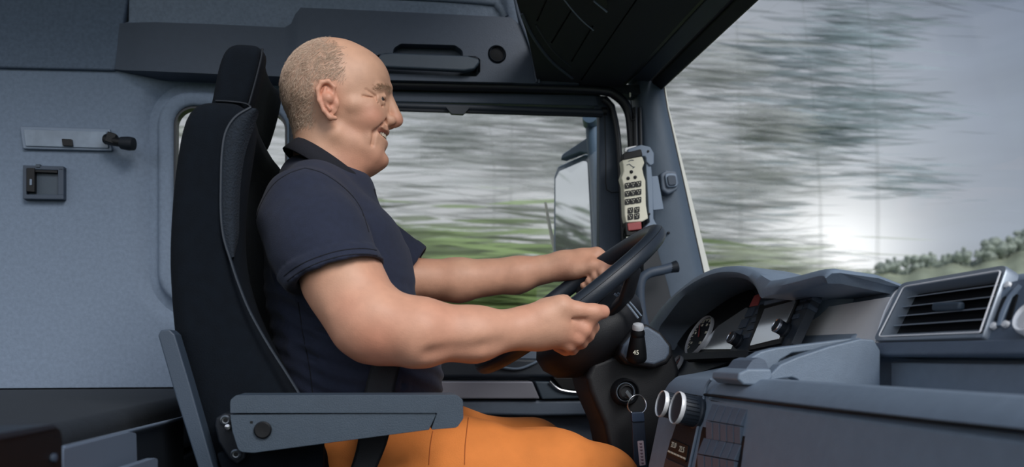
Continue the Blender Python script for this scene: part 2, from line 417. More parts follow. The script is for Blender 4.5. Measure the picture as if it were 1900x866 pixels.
g = root('assist_grip', WY(795, 115, .53), 'dark grey grab handle in the recess above the door window', 'handle')
slabY([(700, 107), (706, 99), (724, 97), (868, 103), (889, 109), (890, 116), (880, 128), (862, 131), (712, 124)], .514, .020).go('grip', arm_m, g, bevel=.006, seg=3)
for x in (712, 880): slabY([(x-10, 104), (x+8, 105), (x+8, 124), (x-8, 122)], .53, .066).go('mount', dark_m, g, bevel=.003)
sp = root('round_speaker', WY(922, 101, .55), 'small round black speaker grille beside the grab handle', 'speaker')
MB().lathe([(.0225, .03), (.0225, -.004), (.0205, -.008), (.0185, -.006), (.0180, .006), (.0180, .03)], WY(922, 101, .55), (0, 1, 0)).go('rim', dark_m, sp)
MB().lathe([(.0178, .02), (.0178, 0), (.010, -.003), (.001, -.004)], WY(922, 101, .55), (0, 1, 0)).go('grille', mat('grille', (14, 18, 24), .7, bump=1.0, bscale=1500), sp)
# header strips below the rail
panel('trim_2', [(540, 147), (1003, 156), (1110, 160), (1120, 172), (540, 160)], .575, .05, black_m, .003)

# door frame, seal, glass
dr = root_s('door_1', (.3, .58, .6))
slabY([(536, 164), (1106, 176), (1112, 196), (536, 185)], .585, .03).go('window_header', trimd_m, dr, bevel=.003)
slabY([(536, 140), (549, 140), (552, 660), (536, 660)], .585, .05).go('rear_post', dark_m, dr, bevel=.004)
slabY([(1100, 176), (1128, 178), (1142, 194), (1150, 250), (1158, 440), (1176, 660), (1122, 660), (1112, 470), (1112, 212), (1104, 206)], .592, .03).go('front_post', trimd_m, dr, bevel=.004)
MB().tube([WY(x, y, .568) for x, y in ((540, 150), (735, 157), (980, 162), (1110, 167), (1144, 178), (1165, 204), (1172, 250), (1176, 340), (1182, 460), (1196, 620), (1200, 700))], .0125, 14).go('door_seal', rubber_m, dr)
MB().tube([WY(x, y, .575) for x, y in ((1118, 184), (1135, 200), (1146, 250), (1152, 340), (1158, 460), (1170, 620))], .008, 10).go('inner_seal', rubber_m, dr)
slabY([(540, 612), (1190, 612), (1230, 1100), (540, 1100)], .555, .06).go('door_panel', dashl_m, dr, bevel=.01)
slabY([(640, 655), (1120, 668), (1122, 700), (640, 702)], .515, .05).go('upper_ledge', dashd_m, dr, bevel=.010, seg=3)
slabY([(640, 706), (988, 707), (1002, 740), (640, 740)], .49, .07).go('silver_insert', mat('door_insert', (138, 138, 148), .42, metal=.3), dr, bevel=.004)
slabY([(992, 707), (1024, 708), (1042, 724), (1108, 728), (1100, 738), (1006, 741)], .495, .06).go('handle_surround', arm_m, dr, bevel=.004)
slabY([(1026, 700), (1112, 700), (1112, 726), (1044, 722)], .51, .05).go('handle_recess', black_m, dr, bevel=.002)
MB().tube([WY(x, y, .488) for x, y in ((1020, 707), (1030, 717), (1044, 724), (1075, 728), (1108, 728))], .0028, 8).go('chrome_strip', chrome_m, dr)
slabY([(640, 742), (1130, 742), (1134, 770), (1000, 772), (640, 765)], .505, .06).go('armrest_underside', dashl_m, dr, bevel=.008)
MB().tube([WY(x, y, .553) for x, y in ((960, 800), (985, 778), (1010, 771), (1100, 770), (1118, 776), (1125, 800), (1130, 880))], .005, 8).go('pocket_edge', dashl_m, dr)
MB().tube([WY(x, y, .51) for x, y in ((900, 670), (925, 680), (960, 684), (985, 676), (1000, 668))], .007, 8, flat=.5).go('ledge_rim', dash_m, dr)
w2 = root_s('window_2', (.2, .6, 1.0))
slabY([(548, 180), (1108, 180), (1118, 640), (548, 640)], .606, .004).go('glass', glass_m, w2)
# roller blind at the top of the door window
bl = root('roller_blind', WY(850, 200, .57), 'dark roller blind rolled up along the top of the door window', 'blind')
MB().tube([WY(552, 190, .574), WY(1118, 208, .574)], .0085, 16, sub=1).go('tube', dashd_m, bl)
slabY([(552, 192), (1118, 210), (1118, 217), (552, 200)], .57, .008).go('bottom_bar', dark_m, bl, bevel=.002)
slabY(fil([(826, 197), (872, 199), (866, 206), (860, 212), (838, 211), (832, 204)], 3), .559, .012).go('pull_tab', dashd_m, bl, bevel=.002)
MB().lathe([(.010, -.006), (.010, .008)], WY(1120, 206, .574), (1, 0, .03)).go('end_cap', black_m, bl)
MB().tube([WY(1122, 210, .574), WY(1124, 300, .574), WY(1126, 352, .574), WY(1152, 356, .574)], .0016, 6, sub=3).go('guide_cord', black_m, bl)

# A pillar and gutter
def ribbon(name, rows, m, back, **k):
    """rows: list of columns from left to right, each a list of (px,py,Y) top to bottom"""
    n = len(rows[0]); V = [WY(*p) for c in rows for p in c]; nf = len(V); F = []
    for i in range(len(rows)-1):
        for j in range(n-1): F.append([i*n+j, (i+1)*n+j, (i+1)*n+j+1, i*n+j+1])
    V += [v+Vector(back) for v in V]; F += [[a+nf for a in f[::-1]] for f in F]
    for j in range(n-1):
        F.append([j, j+1, nf+j+1, nf+j]); a = (len(rows)-1)*n; F.append([a+j, nf+a+j, nf+a+j+1, a+j+1])
    for i in range(len(rows)-1):
        F.append([i*n, nf+i*n, nf+(i+1)*n, (i+1)*n]); F.append([i*n+n-1, (i+1)*n+n-1, nf+(i+1)*n+n-1, nf+i*n+n-1])
    return MB().add(V, F).go(name, m, **k)
ys = (150, 200, 280, 360, 440, 520, 620, 720)
def rx(y): return 1229+(y-165)*.222 if y > 165 else 1229
ribbon('trim_3', [[(1172+(y-150)*.045, y, .60) for y in ys], [(1182+(y-150)*.075, y, .565) for y in ys], [(1192+(y-150)*.1, y, .552) for y in ys],
                  [(rx(y)-22, y, .545) for y in ys], [(rx(y)-6, y, .55) for y in ys], [(rx(y), y, .565) for y in ys]], pillar_m, (0, .05, 0), kind='structure')
ribbon('trim_4', [[(rx(y)-1, y, .57) for y in ys], [(rx(y)+2.5, y, .57) for y in ys]], black_m, (0, .03, 0), kind='structure')
ribbon('trim_5', [[(rx(y)+2.5, y, .60) for y in ys], [(rx(y)+4+max(0, y-190)*.03, y, .60) for y in ys]], strip_m, (0, .05, 0), kind='structure')
for xa, xb, r in ((1178, 1198, .007), (1187, 1216, .006)):
    MB().tube([WY(xa, 200, .556), WY(xa+4, 330, .55), WY(xa+12, 470, .548), WY(xb+20, 640, .548)], r, 10).go('trim_6', rubber_m, kind='structure')
MB().tube([WY(x, y, .545) for x, y in ((1169, 172), (1171, 190), (1174, 206), (1179, 218), (1172, 222), (1168, 210))], .0015, 6).go('hanging_cord', black_m)
tag(bpy.data.objects['hanging_cord'], 'thin black cord looped at the top of the windscreen pillar', 'cord')
MB().box(WY(1169, 176, .543), (.004, .004, .012)).go('cord_clip', cream_m, bpy.data.objects['hanging_cord'], bevel=.001)

slabY(fil([(1193, 400), (1212, 420), (1222, 470), (1240, 530), (1256, 600), (1262, 700), (1196, 700)], 4), .535, .03).go('trim_16', rubber_m, kind='structure', bevel=.004)
# windscreen and its header
w3 = root_s('window_3', (.8, -.3, 1.2))
a, b = WY(1300, 560, .56), WY(1229, 166, .56)
MB().add([a, b, Vector((b.x, -1.7, b.z)), Vector((a.x, -1.7, a.z))], [[0, 1, 2, 3]]).add([a+Vector((.005, 0, 0)), b+Vector((.005, 0, 0)), Vector((b.x+.005, -1.7, b.z)), Vector((a.x+.005, -1.7, a.z))], [[0, 1, 2, 3]]).go('glass', glass_m, w3)
zt = b.z
MB().yprism([(b.x-.005, zt-.004), (b.x+.03, zt+.03), (b.x-.03, zt+.04), (b.x-.035, zt+.012)], .60, -.35).go('trim_7', black_m, kind='structure', bevel=.004)
MB().yprism([(b.x-.04, zt+.014), (b.x-.035, zt+.04), (b.x-.085, zt+.045), (b.x-.085, zt+.022)], .60, -.35).go('trim_8', dashd_m, kind='structure', bevel=.004)
MB().yprism([(b.x-.09, zt+.016), (b.x-.09, zt+.05), (b.x-.12, zt+.05), (b.x-.12, zt+.012)], .60, -.35).go('trim_9', black_m, kind='structure', bevel=.004)

# overhead shelf above the windscreen: underside at ZC, real grooves and lids
ZC = 1.452
out = [(1003, 154), (1228, 160)]
pts = [WZ(1003, 156, ZC), WZ(1200, 156, ZC)]
pts = [Vector((pts[0].x, .60, ZC)), Vector((b.x-.115, .60, ZC)), Vector((b.x-.115, -.22, ZC))]+[WZ(x, y, ZC) for x, y in ((902, -230), (940, -80), (958, 0), (968, 30), (982, 80))]
c_o = MB().prism(pts, (0, 0, .10)).go('ceiling_front', roof_m, kind='structure')
def zslab(pp, z, th, r=0): return MB().prism([WZ(x, y, z) for x, y in (fil(pp, r) if r else pp)], (0, 0, th))
cut = [zslab(stroke([(1187, 0), (1078, 156)], 3), ZC-.01, .014).go('c', black_m),
       zslab(stroke([(1060, 28), (1023, 88)], 3.2), ZC-.01, .014).go('c', black_m),
       zslab(stroke([(1100, 56), (1060, 122)], 3.2), ZC-.01, .014).go('c', black_m),
       zslab(stroke([(1025, -15), (996, 48)], 3.2), ZC-.01, .014).go('c', black_m)]
carve(c_o, cut)
MB().tube([WZ(x, y, ZC-.001) for x, y in ((968, 25), (985, 62), (1008, 96), (1030, 120), (1062, 145))], .0035, 8).go('trim_10', trimd_m, kind='structure')
MB().tube([WZ(x, y, ZC) for x, y in ((994, 46), (1012, 75), (1032, 100), (1060, 124))], .0018, 6).go('trim_11', dashd_m, kind='structure')
MB().tube([WZ(x, y, ZC) for x, y in ((1040, -10), (1060, 16), (1080, 38), (1101, 56))], .0018, 6).go('trim_12', dash_m, kind='structure')
for q in ([(960, 0), (972, 40), (990, 100), (1001, 154)], [(952, -20), (963, 30), (985, 90), (996, 152)]):
    MB().tube([WY(x, y, .535) for x, y in q], .004, 8).go('trim_13', trimd_m, kind='structure')
ribbon('trim_14', [[(958, -60, .545), (962, 0, .545), (975, 60, .545), (1003, 155, .545)], [(985, -60, .50), (1000, 60, .53), (1030, 125, .535), (1075, 156, .545)], ], trimd_m, (0, .05, 0), kind='structure')
slabY([(1003, 152), (1200, 157), (1230, 160), (1230, 172), (1176, 176), (1110, 164), (1003, 160)], .56, .05).go('trim_15', dark_m, kind='structure', bevel=.003)
rd = root('reading_light', WZ(1116, 8, ZC), 'small black map light in the overhead shelf at the top edge', 'light')
zslab(fil([(1104, -40), (1122, -14), (1128, 20), (1108, 4), (1090, -20)], 5), ZC-.012, .014).go('housing', black_m, rd, bevel=.003)
MB().tube([WZ(1102, 2, ZC-.012), WZ(1126, 22, ZC-.012)], .002, 6, sub=1).go('bright_edge', bracket_m, rd)

# closed parts of the shell around the view
MB().box((-.6, .20, 1.98), (2.2, .95, .04)).go('ceiling', roof_m, kind='structure')
MB().box((-.3, -.5, -.02), (2.7, 2.3, .04)).go('floor', dark_m, kind='structure')
MB().box((1.02, -.5, .40), (.03, 2.3, .85)).go('wall_front', dark_m, kind='structure')
MB().box((-.3, .67, .33), (2.6, .04, .70)).go('wall_left_lower', dark_m, kind='structure')

# ------------------------------------------------------------------ fittings on the side wall
rl_ = root('reading_lamp', WY(125, 257, .61), 'flat rectangular wall lamp with frosted lens and black swivel spot', 'lamp')
slabY(fil([(36, 233), (204, 238), (209, 280), (42, 276)], 4), .610, .012).go('frame', bracket_m, rl_, bevel=.003)
slabY(fil([(43, 239), (196, 243), (202, 275), (47, 271)], 3), .606, .006).go('lens', lens_m, rl_, bevel=.002)
slabY(fil([(114, 257), (133, 258), (135, 271), (116, 270)], 1.5), .600, .008).go('switch', black_m, rl_, bevel=.001)
MB().tube([WY(198, 258, .59), WY(214, 262, .575), WY(226, 265, .57)], [.013, .012, .010], 14, sub=3).go('spot_neck', black_m, rl_)
MB().lathe([(.008, -.018), (.0145, -.014), (.0165, .004), (.015, .016), (.008, .019)], WY(236, 266, .562), (1, -.2, -.1)).go('spot_head', dark_m, rl_)
MB().box(WY(207, 257, .575), (.022, .02, .026), Matrix.Rotation(.3, 3, 'Y')).go('spot_hinge', black_m, rl_, bevel=.003)
wb = root('wall_bracket', WY(80, 338, .61), 'square plastic wall bracket with an open pocket below the wall lamp', 'bracket')
fr = MB()
for q in ([(42, 306), (118, 308), (118, 316), (42, 314)], [(42, 360), (118, 361), (118, 370), (42, 369)], [(42, 312), (49, 312), (49, 362), (42, 362)], [(107, 312), (118, 312), (118, 362), (107, 362)]):
    slabY(q, .602, .02).go('rail', trimd_m, wb, bevel=.002)
slabY([(46, 311), (110, 313), (110, 364), (46, 363)], .615, .008).go('back_plate', arm_m, wb, bevel=.001)
slabY([(49, 311), (64, 311), (64, 356), (49, 355)], .600, .014).go('latch', black_m, wb, bevel=.001)
slabY([(64, 311), (106, 312), (106, 321), (64, 319)], .604, .010).go('slot', black_m, wb, bevel=.001)
slabY(fil([(66, 304), (74, 304), (74, 310), (66, 310)], 1), .600, .014).go('hook', arm_m, wb, bevel=.001)
slabY(fil([(55, 332), (59, 332), (59, 343), (55, 343)], 1), .598, .004).go('latch_mark', bracket_m, wb)

# ------------------------------------------------------------------ bunk behind the seats
zb = .664
bk = root('bunk_bed', (-.9, 0, .6), 'dark bunk mattress behind the driver seat below the grey wall', 'bunk')
MB().box((-.985, -.45, zb-.055), (1.22, 2.1, .11)).go('mattress', mat('bunk_fabric', (30, 38, 47), .9, noise=.1, bump=.3), bk, bevel=.022, seg=4)
MB().box((-.99, -.45, .28), (1.2, 2.1, .52)).go('base', black_m, bk, bevel=.01)
lk = root('storage_tray', WX(180, 830, -.30), 'pale grey plastic tray panel behind the seat at the lower left', 'tray')
def slabX(pts, X, th, r=0): return MB().prism([WX(x, y, X) for x, y in (fil(pts, r) if r else pts)], (th, 0, 0))
slabX(fil([(118, 832), (240, 801), (253, 803), (256, 900), (118, 900)], 4), -.300, -.012).go('front_panel', bracket_m, lk, bevel=.002)
MB().tube([WX(118, 830, -.305), WX(225, 803, -.305), WX(341, 774, -.305)], .0022, 8, sub=1).go('top_edge', bracket_m, lk)
slabX([(225, 806), (341, 776), (341, 900), (225, 900)], -.312, -.012).go('rear_panel', dark_m, lk, bevel=.002)
slabX(fil([(236, 866), (288, 849), (293, 851), (293, 900), (236, 900)], 4), -.275, -.010).go('clip_plate', bracket_m, lk, bevel=.002)
bx = root('black_locker', WX(60, 830, -.27), 'black box at the lower left corner in front of the bunk', 'box')
slabX(fil([(-200, 846), (60, 798), (100, 789), (113, 796), (116, 812), (118, 960), (-200, 960)], 8), -.285, -.10).go('body', black_m, bx, bevel=.006, seg=3)
slabX(fil([(-200, 838), (60, 793), (98, 787), (108, 793), (60, 803), (-200, 852)], 3), -.283, -.04).go('lid_edge', dashd_m, bx, bevel=.003)
MB().lathe([(.004, 0), (.004, .003), (.002, .004)], WX(97, 849, -.285), (1, 0, 0), 16).go('rivet', trimd_m, bx)

# ================================================================== DASHBOARD
FN = Vector((-.883, 0, .469))
def FP(X0): return (X0, 0, .75)
db = root('dashboard', (.7, -.2, .5), 'dark blue grey moulded dashboard running below the windscreen', 'dashboard')
MB().yprism([(.98, .76), (.99, .825), (.90, .842), (.80, .850), (.768, .846), (.756, .836), (.716, .766), (.735, .76)], -.205, -1.7).go('top_pad', dash_m, db, bevel=.008, seg=3)
MB().yprism([(.94, .62), (.98, .80), (.90, .83), (.76, .832), (.735, .78), (.72, .70)], .60, -.21).go('top_pad', dash_m, db, bevel=.008, seg=3)
# passenger side: shelf with a rolled lip
MB().yprism([(.99, .15), (.99, .76), (.712, .76), (.708, .745), (.73, .742), (.73, .66), (.56, .652), (.545, .70), (.525, .716), (.498, .716), (.478, .703), (.470, .692), (.476, .688), (.466, .684), (.35, .15)], -.405, -1.7).go('shelf_panel', dash_m, db, bevel=.004, seg=3)
# centre: solid stack under the instruments
MB().yprism([(.94, .15), (.94, .78), (.70, .78), (.655, .742), (.52, .716), (.492, .712), (.478, .700), (.470, .688), (.352, .15)], -.213, -.404).go('centre_stack', dash_m, db, bevel=.006, seg=3)
MB().yprism([(.94, .15), (.94, .80), (.76, .80), (.70, .72), (.66, .60), (.60, .45), (.58, .15)], .56, -.214).go('knee_panel', dashd_m, db, bevel=.01, seg=3)
# silver panel and lower dark strip on the passenger fascia
slabP(fil([(1440, 668), (1512, 580), (1674, 556), (1640, 650)], 3), FP(.700), FN, .012).go('silver_panel', silver_m, db, bevel=.002)
slabP([(1500, 668), (1640, 640), (2400, 628), (2400, 662), (1640, 664)], FP(.690), FN, .010).go('lower_strip', dashl_m, db, bevel=.003)
MB().box((.712, -1.05, .706), (.02, 1.14, .064)).go('shelf_back', dash_m, db, bevel=.003)
# speaker hump behind the radio
MB().loft([[Vector((.775+.06*r*math.cos(2*PI*k/32), -.242+.07*r*math.sin(2*PI*k/32), .80+h)) for k in range(32)] for r, h in ((1.0, 0), (1.0, .03), (.97, .055), (.88, .070), (.70, .080), (.4, .085), (.02, .086))]).go('speaker_hump', dash_m, db)
# switch gear face below
nF = Vector((-.976, 0, .215)); pF = (.470, 0, .690)
def face(pp, th, r=0): return slabP(pp, pF, nF, th, r)
MB().tube([WP(x, y, pF, nF)+nF*.002 for x, y in ((1322, 704), (1312, 722), (1298, 790), (1281, 868), (1262, 960))], .0022, 8).go('stack_edge', dash_m, db)
MB().tube([WP(x, y, pF, nF)+nF*.004 for x, y in ((1313, 733), (1500, 756), (1700, 779), (1900, 801), (2100, 824))], .003, 8, flat=.7).go('glovebox_gap', black_m, db)
# air vents
def vent(pts, label, nsl, X0=.700):
    v = root('air_vent', WP(sum(p[0] for p in pts)/4, sum(p[1] for p in pts)/4, FP(X0), FN), label, 'air vent', 'air vents')
    def q(s, t):     # s across 0..1, t down 0..1, on the outline's own corners (tl,tr,br,bl)
        a = Vector(pts[0])*(1-s)+Vector(pts[1])*s; b_ = Vector(pts[3])*(1-s)+Vector(pts[2])*s; p = a*(1-t)+b_*t; return (p.x, p.y)
    o = [WP(*p, FP(X0), FN) for p in fil([q(0, 0)+(22,), q(1, 0)+(10,), q(1, 1)+(8,), q(0, 1)+(8,)])]
    c = sum(o, Vector())/len(o); i_ = [WP(*p, FP(X0), FN) for p in fil([q(.055, .085)+(14,), q(.955, .085)+(4,), q(.965, .93)+(4,), q(.04, .93)+(4,)])]
    up = FN*.016
    MB().loft([[p for p in o], [p+up for p in o], [p+up*1.15 for p in [a*.9+b_*.1 for a, b_ in zip(o, i_)]], [p+up for p in i_], [p-FN*.02 for p in i_]], cap=False).go('frame', vent_m, v, sharp=30)
    MB().tube([p+up*1.2 for p in i_], .0011, 6, closed=True, sub=1).go('chrome_ring', silver_m, v)
    MB().prism([p-FN*.004 for p in i_], -FN*.014).go('cavity', black_m, v)
    for k in range(nsl):
        t = .085+.845*(k+.75)/(nsl+.3); A = WP(*q(.05, t), FP(X0), FN); B = WP(*q(.955, t), FP(X0), FN)
        MB().prism([A+up*.4, B+up*.4, B+up*.4+Vector((.016, 0, .002)), A+up*.4+Vector((.016, 0, .002))], (0, 0, .0015)).go('slat', vent_m, v, bevel=.0004)
    return v, q
v1, q1 = vent([(1690, 536), (1894, 503), (1846, 640), (1638, 644)], 'large black slatted air vent right of the silver dashboard panel', 5)
A = WP(*q1(.52, .47), FP(.700), FN)+FN*.012
MB().box(A, (.010, .052, .011), Matrix.Rotation(.03, 3, 'X')).go('adjuster_tab', arm_m, v1, bevel=.004, seg=3)
MB().tube([WP(x, y, FP(.7), FN)+FN*.014 for x, y in ((1638, 644), (1655, 590), (1673, 555), (1686, 545))], .0018, 8).go('edge_strip', silver_m, v1)
# curved buttons beside the vent at the right edge
cl = root('heater_control', WP(1880, 570, FP(.7), FN), 'curved row of heater controls at the right edge beside the big air vent', 'controls')
slabP(fil([(1866, 536), (1910, 524), (2010, 520), (1990, 640), (1834, 640), (1842, 600)], 6), FP(.700), FN, .010).go('panel', dashl_m, cl, bevel=.002)
for pp in ([(1889, 541), (1868, 564), (1853, 592), (1844, 616)], [(1908, 538), (1890, 560), (1876, 590), (1868, 614)]):
    MB().tube([WP(x, y, FP(.7), FN)+FN*.011 for x, y in pp], [.003, .004, .0042, .003], 8).go('slider_rim', bracket_m, cl)
for pp in ([(1874, 562), (1882, 556), (1868, 600), (1858, 604)], [(1894, 560), (1904, 552), (1890, 600), (1880, 604)]):
    slabP(fil(pp, 2), FP(.7), FN, .012).go('slot', black_m, cl)
for x, y in ((1885, 538), (1860, 614), (1882, 611)): MB().lathe([(.0045, 0), (.004, .004), (.001, .005)], WP(x, y, FP(.7), FN)+FN*.011, FN, 14).go('button', silver_m, cl)
MB().lathe([(.020, 0), (.020, .012), (.018, .016), (.014, .012), (.013, .014), (.001, .015)], WP(1940, 606, FP(.7), FN)+FN*.01, FN).go('knob', silver_m, cl)

# divider with a slot standing on the shelf
dv = root('shelf_divider', WY(1500, 690, -.47), 'sculpted grey divider with an open slot standing on the dashboard shelf', 'tray')
def crv(y_off, pts): return [WY(x, y, y_off) for x, y in pts]
MB().prism(crv(-.50, fil([(1374, 700), (1392, 712), (1420, 713), (1440, 704), (1470, 700), (1480, 704), (1490, 722), (1634, 724), (1634, 650), (1622, 630), (1598, 628), (1540, 642), (1480, 662), (1448, 676), (1432, 692), (1380, 690)], 5)), (0, .022, 0)).go('near_wall', dash_m, dv, bevel=.004, seg=3)
MB().prism(crv(-.445, fil([(1372, 712), (1374, 690), (1392, 664), (1412, 652), (1440, 645), (1575, 628), (1600, 626), (1600, 640), (1470, 655), (1448, 668), (1432, 692), (1420, 712)], 5)), (0, .02, 0)).go('far_wall', dash_m, dv, bevel=.004, seg=3)
MB().prism(crv(-.505, fil([(1369, 704), (1371, 692), (1388, 684), (1432, 684), (1434, 700), (1424, 712), (1400, 715), (1380, 714)], 6)), (0, .085, 0)).go('nose', dash_m, dv, bevel=.005, seg=3)
MB().prism(crv(-.495, fil([(1380, 690), (1396, 668), (1410, 663), (1420, 668), (1430, 690)], 4)), (0, .06, 0)).go('inner_slope', dashl_m, dv, bevel=.003)

# ------------------------------------------------------------------ instrument binnacle
bn = root('instrument_cluster', WX(1320, 600, .64), 'arched instrument binnacle with round dials behind the steering wheel', 'instruments')
HX = .612
outer = [(1196, 640), (1199, 615), (1210, 594), (1240, 556), (1284, 519), (1318, 501), (1352, 494), (1380, 496), (1404, 505), (1425, 518), (1436, 520), (1480, 512), (1532, 499), (1543, 507)]
inner = [(1216, 650), (1222, 612), (1236, 590), (1268, 550), (1300, 529), (1335, 516), (1362, 514), (1386, 519), (1402, 532), (1412, 552), (1424, 549), (1470, 538), (1526, 524), (1536, 526)]
def smooth2(pts, sub=4):
    P = [Vector(p) for p in pts]; n = len(P); Q = []
    for i in range(n-1):
        p0, p1, p2, p3 = P[max(i-1, 0)], P[i], P[i+1], P[min(i+2, n-1)]
        for k in range(sub):
            t = k/sub; Q.append(.5*((2*p1)+(p2-p0)*t+(2*p0-5*p1+4*p2-p3)*t*t+(3*p1-p0-3*p2+p3)*t**3))
    Q.append(P[-1]); return [tuple(q) for q in Q]
O = [WX(x, y, HX) for x, y in smooth2(outer)]; I = [WX(x, y, HX) for x, y in smooth2(inner)]
mid = [a*.5+b_*.5+Vector((-.006, 0, 0)) for a, b_ in zip(O, I)]
ctr = Vector((HX, .03, .80))
def away(P, X, k): return [Vector((X, ctr.y+(p.y-ctr.y)*k, ctr.z+(p.z-ctr.z)*k)) for p in P]
rings = [away(I, .80, .80), [p+Vector((.02, 0, 0)) for p in I], I, mid, O, [p+Vector((.012, 0, .001)) for p in O], away(O, .70, .95), away(O, .86, .72)]
hm2 = MB().loft(rings, cap=False, closed=False); nr_ = len(O); hm2.F += [[i*nr_+nr_-1 for i in range(len(rings))], [i*nr_ for i in range(len(rings))]]; hm2.go('hood', dash_m, bn, sharp=60)
# dark dial face inside the hood
face_p = FP(.655)
fo = [(1222, 650), (1226, 612), (1268, 545), (1320, 508), (1400, 510), (1425, 545), (1372, 668), (1262, 706)]
slabP(fo, face_p, FN, .004).go('dial_face', dashd_m, bn)
slabP(fil([(1258, 640), (1292, 560), (1345, 530), (1402, 540), (1410, 562), (1368, 655), (1290, 668)], 12), face_p, FN, .007).go('dial_panel', black_m, bn, bevel=.002)
def gauge(cx, cz_px, R, name, big, nt, needle):
    c = WP(cx, cz_px, face_p, FN)+FN*.008; e1 = Vector((0, 1, 0)); e2 = FN.cross(e1).normalized()
    if e2.z < 0: e2 = -e2
    gg = MB().lathe([(R*.955, 0), (R*.955, .005), (R*.975, .008), (R, .006), (R, 0)], c, FN, 48).go(name, dring_m, bn)
    MB().lathe([(R*.93, .001), (R*.93, .003), (R*.3, .003), (.0001, .003)], c, FN, 40).go('dial', dark_m, gg)
    tk = MB()
    for k in range(nt):
        a = math.radians(225-270*k/(nt-1)); d = -e1*math.cos(a)+e2*math.sin(a); s = e1*math.sin(a)+e2*math.cos(a)
        r0, r1 = (R*.74, R*.88) if k % 2 == 0 else (R*.82, R*.88); w = R*.022
        tk.prism([c+d*r0+s*w+FN*.0032, c+d*r1+s*w+FN*.0032, c+d*r1-s*w+FN*.0032, c+d*r0-s*w+FN*.0032], FN*.0006)
    tk.go('tick_marks', cream_m, gg)
    a = math.radians(needle); d = -e1*math.cos(a)+e2*math.sin(a); s = FN.cross(d)
    MB().prism([c+s*R*.04+FN*.005, c+d*R*.8+FN*.005, c-s*R*.04+FN*.005, c-d*R*.1+FN*.005], FN*.001).go('needle', red_m, gg)
    if big:
        for k, t in enumerate(('20', '40', '60', '80', '100', '120')):
            a = math.radians(215-250*k/5); d = -e1*math.cos(a)+e2*math.sin(a); text(t, c+d*R*.60+FN*.004, -e1, e2, R*.17, cream_m, gg)
    return gg
def text(s, pos, ex, ey, size, m, parent, name='numeral', depth=.0003):
    cu = bpy.data.curves.new(name, 'FONT'); cu.body = s; cu.size = size; cu.align_x = 'CENTER'; cu.align_y = 'CENTER'; cu.extrude = depth
    o = bpy.data.objects.new(name, cu); COL.objects.link(o); ez = ex.cross(ey)
    M = Matrix((ex, ey, ez)).transposed().to_4x4(); M.translation = pos; o.matrix_world = M
    bpy.context.view_layer.update()
    me = bpy.data.meshes.new_from_object(o.evaluated_get(bpy.context.evaluated_depsgraph_get())); bpy.data.objects.remove(o)
    V = [M @ v.co for v in me.vertices]; F = [list(p.vertices) for p in me.polygons]
    return mk(name, V, F, m, parent, smooth=False)
gauge(1306, 628, .047, 'speedometer', True, 25, 130)
gauge(1265, 679, .0185, 'small_gauge', False, 9, 60)
slabP(fil([(1300, 652), (1340, 608), (1392, 574), (1398, 576), (1372, 652)], 3), face_p, FN, .0095).go('reflection_panel', screen_m, bn, bevel=.001)  # added pale mirror panel shaped like the window's reflection in the dial glass
slabP(fil([(1275, 660), (1392, 655), (1400, 660), (1398, 668), (1278, 672)], 2), FP(.640), FN, .012).go('lower_lip', dark_m, bn, bevel=.003)

# radio and navigation unit
rdx = FP(.655)
ra = root('radio_unit', WP(1455, 600, rdx, FN), 'dark radio and navigation unit with pale screen and two knobs', 'radio')
slabP(fil([(1366, 662), (1414, 556), (1424, 546), (1536, 524), (1536, 532), (1484, 645), (1470, 660)], 3), rdx, FN, .016).go('housing', dashd_m, ra, bevel=.002)
slabP(fil([(1426, 575), (1506, 555), (1500, 566), (1466, 648), (1404, 660), (1408, 648)], 3), rdx, FN, .020).go('screen_frame', black_m, ra, bevel=.002)
slabP(fil([(1437, 583), (1497, 568), (1494, 574), (1464, 640), (1410, 652), (1411, 648)], 2), rdx, FN, .0215).go('screen', screen_m, ra, bevel=.0006)
slabP([(1438, 570), (1504, 556), (1502, 562), (1436, 577)], rdx, FN, .0225).go('disc_slot', dashl_m, ra, bevel=.0006)
slabP([(1414, 556), (1428, 552), (1420, 574), (1404, 577)], rdx, FN, .0175).go('warning_button', red_m, ra, bevel=.0006)
def btn(x0, y0, w, h, n=1):
    sx = -h*.47
    slabP(fil([(x0, y0), (x0+w, y0-w*.2), (x0+w+sx, y0-w*.2+h), (x0+sx, y0+h)], 1), rdx, FN, .0178).go('button', trimd_m, ra, bevel=.0006)
for k in range(3): btn(1403-k*12, 580+k*21, 14, 17)
for k in range(5): btn(1426-k*7.5, 568+k*15, 13, 9)
for k in range(4):
    btn(1511-k*7.5, 545+k*16, 12, 9); 
    if k < 3: btn(1525-k*7.5, 541+k*16, 9, 9)
for x, y in ((1386, 642), (1474, 622)):
    c = WP(x, y, rdx, FN)+FN*.016
    kb = MB().lathe([(.0135, 0), (.0135, .004), (.0115, .006), (.0115, .018), (.010, .020), (.0001, .020)], c, FN, 28).go('knob', dark_m, ra, sharp=30)
    MB().lathe([(.0120, .0165), (.0122, .0200), (.0108, .0212), (.0100, .0202)], c, FN, 28).go('chrome_ring', chrome_m, kb)

